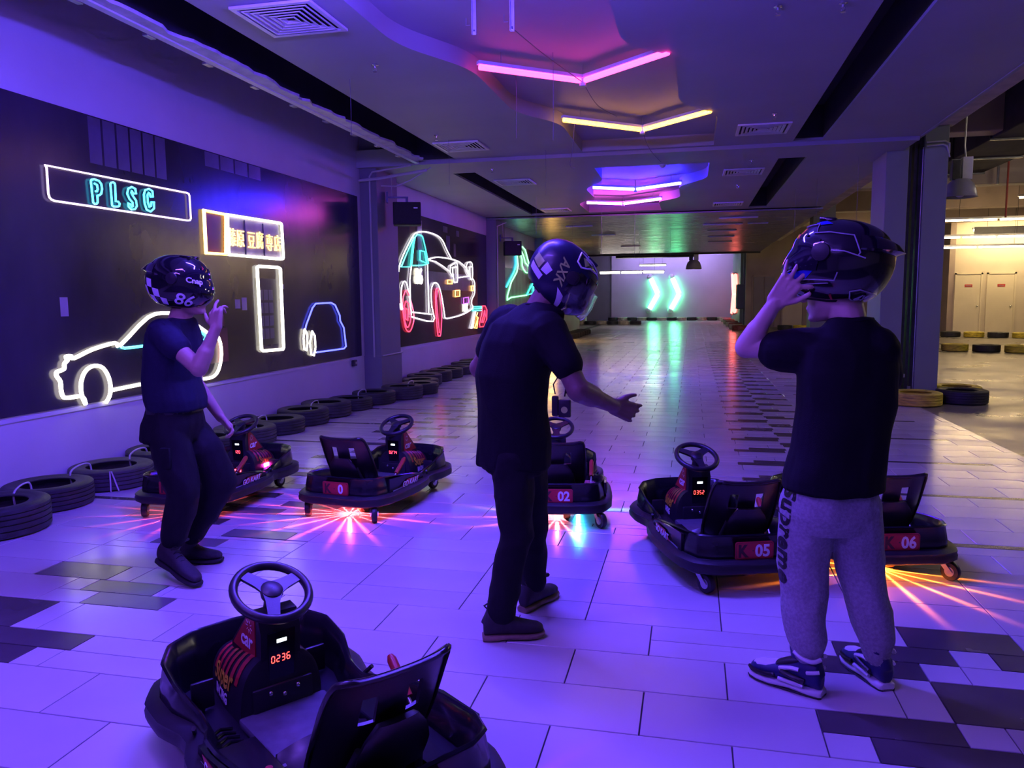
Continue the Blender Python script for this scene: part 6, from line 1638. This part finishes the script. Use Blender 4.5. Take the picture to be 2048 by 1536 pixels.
# =================================================== the man bending in the middle
J = dict(pelvis=(-0.745, 3.275, 0.800), waist=(-0.755, 3.270, 0.975), chest=(-0.720, 3.265, 1.245), neckb=(-0.625, 3.275, 1.415), head=(-0.545, 3.300, 1.520),
         shL=(-0.815, 3.400, 1.345), elL=(-0.945, 3.445, 1.140), wrL=(-0.830, 3.570, 0.985), knL=(-0.78, 3.60, 0.93), shR=(-0.560, 3.140, 1.315), elR=(-0.440, 3.100, 1.085), wrR=(-0.315, 3.270, 1.000), knR=(-0.245, 3.345, 0.965),
         hipR=(-0.740, 3.200, 0.790), kneeR=(-0.715, 3.170, 0.450), ankR=(-0.785, 3.125, 0.130), hipL=(-0.715, 3.350, 0.790), kneeL=(-0.700, 3.420, 0.440), ankL=(-0.705, 3.470, 0.140))
J = {k: V(v) for k, v in J.items()}
B0 = V((-0.72, 3.27, 0))
pM = thing('person', 'person in black T-shirt and jeans bending with one arm stretched out', 'person', B0)
F = nz((0.62, 0.78, 0)); S = nz((0.78, -0.62, 0)); up = nz((0.30, 0.05, 1)); Fl = (F-up*F.dot(up)).normalized()
s = MB()
face = nz((0.80, 0.25, -0.62))
head(s, J['head'], face, (0.5, 0.1, 0.8), 0.98)
chain(s, [J['neckb']-V((0.03, 0.0, 0.05)), J['head']-V((0.03, 0.01, 0.02))], [0.066, 0.064])
chain(s, [J['shR']*0.8+J['chest']*0.2, J['shR']*0.6+J['elR']*0.4, J['elR'], J['wrR']], [0.036, 0.048, 0.046, 0.030], n=16)
capsule(s, J['elR'], 0.050, J['elR']*0.6+J['wrR']*0.4, 0.046)
hand(s, J['wrR'], J['knR'], (0.3, -0.9, 0.1), (0.15, 0.0, 1), [0.30, 0.45, 0.7, 0.9], spread=0.2, thumb=(0.75, 0.75, 0.0))
chain(s, [J['shL']*0.8+J['chest']*0.2, J['shL']*0.6+J['elL']*0.4, J['elL'], J['wrL']], [0.036, 0.048, 0.046, 0.030])
capsule(s, J['elL'], 0.050, J['elL']*0.6+J['wrL']*0.4, 0.044)
hand(s, J['wrL'], J['knL'], (-0.6, 0.6, 0), (0.5, 0.5, 0.6), [0.9, 0.9, 0.9, 0.9])
loft(s, [(J['waist'], S*0.13, F*0.09), (J['chest'], S*0.16, F*0.10), (J['neckb'], S*0.07, F*0.07)])
fuse('body', s, 0.0055, 'skin_c', pM, 4, base=B0)
s = MB()
loft(s, [(J['pelvis']+V((-0.01, 0, -0.07)), S*0.178, F*0.142), (J['pelvis']+V((-0.005, 0, 0.05)), S*0.172, F*0.138), (J['waist'], S*0.170, F*0.132), (J['chest']-up*0.12, S*0.182, F*0.132), (J['chest'], S*0.192, Fl*0.130), (J['chest']+up*0.085, S*0.182, Fl*0.112), (J['neckb']-up*0.015, S*0.112, Fl*0.086), (J['neckb']+up*0.008, S*0.076, Fl*0.070)])
chain(s, [J['shR']+V((-0.02, 0.03, 0)), J['shR']*0.46+J['elR']*0.54], [0.085, 0.068]); chain(s, [J['shL']+V((0.02, -0.02, 0)), J['shL']*0.42+J['elL']*0.58], [0.085, 0.072])
fuse('t_shirt', s, 0.007, 'cloth_black', pM, 5, folds(0.006, 8, 2.0), base=B0)
s = MB()
loft(s, [(J['waist']+V((0, 0, -0.08)), S*0.150, F*0.115), (J['pelvis']+V((0, 0, 0.0)), S*0.165, F*0.130), (J['pelvis']+V((0, 0, -0.09)), S*0.158, F*0.125)])
chain(s, [J['hipR'], (J['hipR']+J['kneeR'])/2, J['kneeR'], (J['kneeR']+J['ankR'])/2, J['ankR']+V((0.006, 0, -0.02))], [0.090, 0.084, 0.070, 0.064, 0.060])
chain(s, [J['hipL'], (J['hipL']+J['kneeL'])/2, J['kneeL'], (J['kneeL']+J['ankL'])/2, J['ankL']+V((0, 0, 0.0))], [0.090, 0.084, 0.070, 0.064, 0.060])
fuse('jeans', s, 0.008, 'denim_black', pM, 10, folds(0.007, 9, 7.0, (1, 1, 0.9)), base=B0)
boot(B0, (-0.852, 3.092, 0.0), (-0.600, 3.185, 0.0), J['ankR'], pM, 'boot')
boot(B0, (-0.748, 3.410, 0.0), (-0.635, 3.665, 0.0), J['ankL'], pM, 'boot')
s = MB(); c = J['neckb']+up*0.012; ring_ = [c+S*0.078*math.cos(a)+Fl*0.074*math.sin(a)+up*(0.012*math.sin(a)) for a in [2*math.pi*k/28 for k in range(28)]]
s.tube(ring_, 0.0035, 5, True); tx(s, B0); lan = s.build('lanyard', 'cloth_black', pM, 60)
s = MB(); a0 = c+Fl*0.09; s.tube([a0, a0-V((0, 0, 0.20))+Fl*0.05, a0-V((0, 0, 0.36))+Fl*0.06], 0.003, 5); tx(s, B0); s.build('lanyard_cord', 'cloth_black', lan)
kc = V((-0.530, 3.20, 1.045))
for i, (dx, dz, w, hh) in enumerate([(-0.022, -0.02, 0.014, 0.085), (0.018, -0.03, 0.026, 0.075)]):
    s = MB(); s.bevel_box(dx-w, dx+w, -0.010, 0.010, dz-hh/2-0.02, dz+hh/2-0.02, 0.005); s.v = [tuple(V(q)+kc-B0) for q in s.v]; s.build('key_fob', 'kart_black_matt', lan, 40)
s = MB(); s.disc((0.018, -0.0125, -0.055), 0.014, 14, 'y', 0.002); s.v = [tuple(V(q)+kc-B0) for q in s.v]; s.build('fob_badge', 'decal_lime', lan)
s = MB(); s.tube([(0, 0, 0.10), (-0.03, 0, 0.05), (-0.022, 0, 0.01)], 0.003, 5); s.tube([(0, 0, 0.10), (0.025, 0, 0.05), (0.018, 0, 0.0)], 0.003, 5); s.v = [tuple(V(q)+kc-B0) for q in s.v]; s.build('fob_ring', 'kart_black_matt', lan)
def deco_M(part):
    s = MB()
    helm_patch(s, [(150, -2), (128, -6), (130, -20), (152, -14)]); part(s, 'rear_print', 'decal_lime')
    s = MB(); helm_patch(s, [(152, -17), (118, -24), (120, -34), (152, -27)]); helm_patch(s, [(124, -4), (110, -8), (113, -20), (126, -20)]); part(s, 'rear_print', 'decal_white')
    s = MB(); helm_text(s, 'AXK', 98, 2, 0.052, 0.3, -1.25, flip=-1); part(s, 'side_lettering', 'decal_lime')
    s = MB()
    helm_line(s, [(100, 58), (92, 34), (80, 30), (62, 40), (38, 42), (20, 38)], 0.004); helm_line(s, [(100, 58), (60, 58), (25, 46)], 0.003); part(s, 'crest_line', 'decal_white')
    s = MB(); helm_patch(s, [(88, 50), (74, 36), (66, 46), (78, 54)]); part(s, 'crest_print', 'decal_lime')
    s = MB(); helm_line(s, [(84, 56), (60, 54)], 0.0025); helm_line(s, [(80, 52), (58, 50)], 0.0025); part(s, 'crest_line', 'decal_white')
    s = MB(); helm_patch(s, [(88, -22), (74, -26), (52, -62), (60, -62)]); part(s, 'chin_print', 'decal_white')
    s = MB(); helm_patch(s, [(62, -28), (52, -24), (34, -40), (30, -60), (46, -60)]); part(s, 'chin_print', 'decal_grey')
    s = MB(); helm_line(s, [(70, -14), (62, -30), (54, -36), (48, -52)], 0.004); part(s, 'chin_line', 'decal_lime')
helmet(pM, (-0.530, 3.300, 1.552), (0.68, 0.20, -0.70), (0.65, 0.1, 0.7), B0, 'helmet_navy', deco_M, tail=False, k=0.95, shield=True)

# =================================================== the young man on the right
J = dict(pelvis=(0.510, 2.985, 0.720), waist=(0.535, 2.990, 0.900), chest=(0.560, 3.005, 1.150), neckb=(0.568, 3.030, 1.350), head=(0.500, 3.060, 1.480),
         shL=(0.430, 3.015, 1.265), elL=(0.205, 3.080, 1.264), wrL=(0.300, 3.020, 1.432), knL=(0.350, 2.975, 1.506), shR=(0.670, 3.010, 1.270), elR=(0.700, 3.150, 1.070), wrR=(0.640, 3.300, 1.200), knR=(0.59, 3.30, 1.30),
         hipL=(0.440, 2.985, 0.700), kneeL=(0.420, 3.000, 0.440), ankL=(0.432, 2.930, 0.130), hipR=(0.582, 2.990, 0.700), kneeR=(0.628, 3.020, 0.440), ankR=(0.690, 3.010, 0.130))
J = {k: V(v) for k, v in J.items()}
B0 = V((0.55, 2.98, 0))
pB = thing('person', 'person in black T-shirt and grey joggers pulling a helmet on', 'person', B0)
F = nz((-0.30, 0.95, 0)); S = nz((0.95, 0.30, 0))
face = nz((-0.88, 0.42, -0.12))
s = MB()
head(s, J['head'], face, (0, 0, 1), 1.0)
chain(s, [J['neckb']-V((0.0, 0.01, 0.05)), J['head']+V((0.035, -0.02, -0.03))], [0.062, 0.062])
chain(s, [J['shL']*0.8+J['chest']*0.2, J['shL']*0.6+J['elL']*0.4, J['elL'], J['wrL']], [0.036, 0.046, 0.042, 0.027], n=16)
capsule(s, J['elL'], 0.044, J['elL']*0.6+J['wrL']*0.4, 0.041)
hand(s, J['wrL'], J['knL'], (-0.5, -0.7, 0.5), (0.65, -0.1, -0.6), [0.25, 0.20, 0.25, 0.3], spread=0.55, thumb=(0.75, 0.75, 0.1), aim=[(0.85, -0.05, 0.20), (0.62, 0.0, 0.75), (0.50, 0.05, 0.80), (0.35, 0.2, 0.85)])
chain(s, [J['shR']*0.8+J['chest']*0.2, J['shR']*0.6+J['elR']*0.4, J['elR'], J['wrR']], [0.036, 0.046, 0.042, 0.028]); hand(s, J['wrR'], J['knR'], (0.3, 0.8, 0.2), (-0.8, 0, 0.3), [0.6, 0.6, 0.6, 0.6])
loft(s, [(J['waist'], S*0.12, F*0.085), (J['chest'], S*0.15, F*0.10), (J['neckb'], S*0.065, F*0.06)])
bodyB = fuse('body', s, 0.005, 'skin_b', pB, 4, base=B0)
s = MB()
loft(s, [(J['pelvis']+V((0.004, 0.002, 0.030)), S*0.176, F*0.148), (J['pelvis']+V((0.004, 0.002, 0.08)), S*0.174, F*0.142), (J['waist']+V((-0.004, 0, 0)), S*0.166, F*0.128), (J['chest']+V((-0.008, 0, -0.1)), S*0.170, F*0.126), (J['chest']+V((-0.006, 0, 0.03)), S*0.176, F*0.124), (J['chest']+V((-0.004, 0.005, 0.115)), S*0.164, F*0.108), (J['neckb']+V((0, 0, -0.02)), S*0.115, F*0.080), (J['neckb']+V((-0.005, 0, 0.025)), S*0.070, F*0.064)])
mid = J['shL']*0.52+J['elL']*0.48
chain(s, [J['shL']+V((0.05, 0, -0.01)), mid+V((0, 0, -0.012))], [0.085, 0.078]); chain(s, [J['shR']+V((-0.03, 0, -0.01)), J['shR']*0.45+J['elR']*0.55], [0.085, 0.070])
fuse('t_shirt', s, 0.007, 'cloth_black', pB, 5, folds(0.005, 8, 3.0), base=B0)
s = MB()
loft(s, [(J['pelvis']+V((0, 0, 0.07)), S*0.138, F*0.104), (J['pelvis']+V((0, 0, 0.02)), S*0.158, F*0.126), (J['pelvis']+V((0, 0, -0.06)), S*0.160, F*0.128), (J['pelvis']+V((0, 0, -0.12)), S*0.138, F*0.100)])
chain(s, [J['hipL']+V((-0.008, 0, 0)), (J['hipL']+J['kneeL'])/2+V((-0.006, 0, 0)), J['kneeL'], (J['kneeL']+J['ankL'])/2+V((0.0, 0, 0)), J['ankL']+V((0.002, 0.0, 0.06)), J['ankL']+V((0.004, 0, 0.0))], [0.098, 0.096, 0.090, 0.080, 0.066, 0.048])
chain(s, [J['hipR']+V((0.004, 0, 0)), (J['hipR']+J['kneeR'])/2, J['kneeR']+V((0, 0, 0)), (J['kneeR']+J['ankR'])/2+V((0.004, 0, 0)), J['ankR']+V((0.0, 0.0, 0.07)), J['ankR']+V((0, 0, 0.0))], [0.092, 0.090, 0.082, 0.076, 0.066, 0.048])
jog = fuse('joggers', s, 0.007, 'cloth_grey', pB, 12, folds(0.007, 8, 9.0, (1, 1, 0.7)), base=B0)
boot(B0, (0.490, 2.880, 0.0), (0.245, 3.018, 0.0), J['ankL'], pB, 'shoe')
boot(B0, (0.728, 2.975, 0.0), (0.625, 3.220, 0.0), J['ankR'], pB, 'shoe')
# big lettering down the outer side of the left leg, laid on the cloth
from mathutils.bvhtree import BVHTree
bv = BVHTree.FromPolygons([v.co.copy() for v in jog.data.vertices], [tuple(p.vertices) for p in jog.data.polygons])
s = MB()
vdir = nz((0.86, 0.50, 0))
def leg_fn(x, y_, h):
    # text runs downward; its up side looks to the front of the leg
    z_ = 0.585-x
    cx = np.interp(z_, [0.13, 0.44, 0.70], [0.432, 0.420, 0.440]); cy = np.interp(z_, [0.13, 0.44, 0.70], [2.93, 3.0, 2.985])
    side = V((-0.86, -0.51, 0)); tang = V((-0.51, 0.86, 0))
    o_ = V((cx, cy, z_))+tang*(-y_)+tang*0.0+side*0.25-B0
    hit = bv.ray_cast(o_, -side, 0.6)
    p = hit[0] if hit[0] is not None else o_-side*0.16
    return p+side*(0.0015+h)
vs_, fs_ = text_geo('Supreme', 0.100, 0.18, 0.0034, 1.04)
s.add([leg_fn(x, y_, 0.001) for x, y_ in vs_], fs_)
s.build('leg_lettering', 'paint_black', jog)
s = MB(); c = J['neckb']+V((-0.004, 0, 0.016)); s.tube([c+S*0.074*math.cos(a)+F*0.070*math.sin(a)+V((0, 0, 0.006*math.cos(a))) for a in [2*math.pi*k/28 for k in range(28)]], 0.0035, 5, True); tx(s, B0); s.build('lanyard', 'cloth_black', pB, 60)
def deco_B(part):
    s = MB()
    helm_line(s, [(-62, 30), (-84, 34), (-112, 32), (-120, 10), (-118, 6)], 0.0022); helm_line(s, [(-30, 40), (-58, 46), (-66, 30)], 0.002)
    helm_line(s, [(-40, -22), (-62, -14), (-80, -8)], 0.002); helm_line(s, [(-36, -34), (-72, -28), (-100, -26), (-102, -16)], 0.0022); helm_line(s, [(-48, -44), (-60, -36), (-94, -30)], 0.002)
    helm_line(s, [(-122, -36), (-134, -32), (-172, -36)], 0.002); helm_line(s, [(-122, -36), (-128, -46), (-146, -54), (-148, -62), (-160, -62)], 0.002); helm_line(s, [(-86, 8), (-104, 10), (-126, 4)], 0.0022)
    part(s, 'crest_line', 'decal_grey')
    s = MB(); helm_patch(s, [(-36, -33), (-40, -23), (-78, -15), (-70, -27)]); part(s, 'flash_print', 'decal_blue')
    s = MB(); helm_patch(s, [(-44, 48), (-60, 44), (-80, 50), (-60, 56)]); part(s, 'flash_print', 'decal_blue')
    s = MB(); helm_patch(s, [(-145, 34), (-160, 20), (-172, 18), (-165, 30)]); part(s, 'flash_print', 'decal_blue')
    s = MB(); helm_text(s, '4X', -146, -44, 0.040, 0.3, 0.05, flip=-1); part(s, 'rear_lettering', 'decal_grey')
    s = MB(); helm_text(s, 'AXR', -44, -30, 0.030, 0.3, 0.2, flip=-1, off=0.004); part(s, 'chin_lettering', 'decal_white')
    s = MB(); helm_patch(s, [(-96, -46), (-99, -44), (-104, -54), (-101, -56)]); part(s, 'strap_tab', 'kart_red')
helmet(pB, (0.520, 3.055, 1.578), (-0.90, 0.40, 0.14), (0.16, 0, 1), B0, 'helmet_black', deco_B, k=1.10)
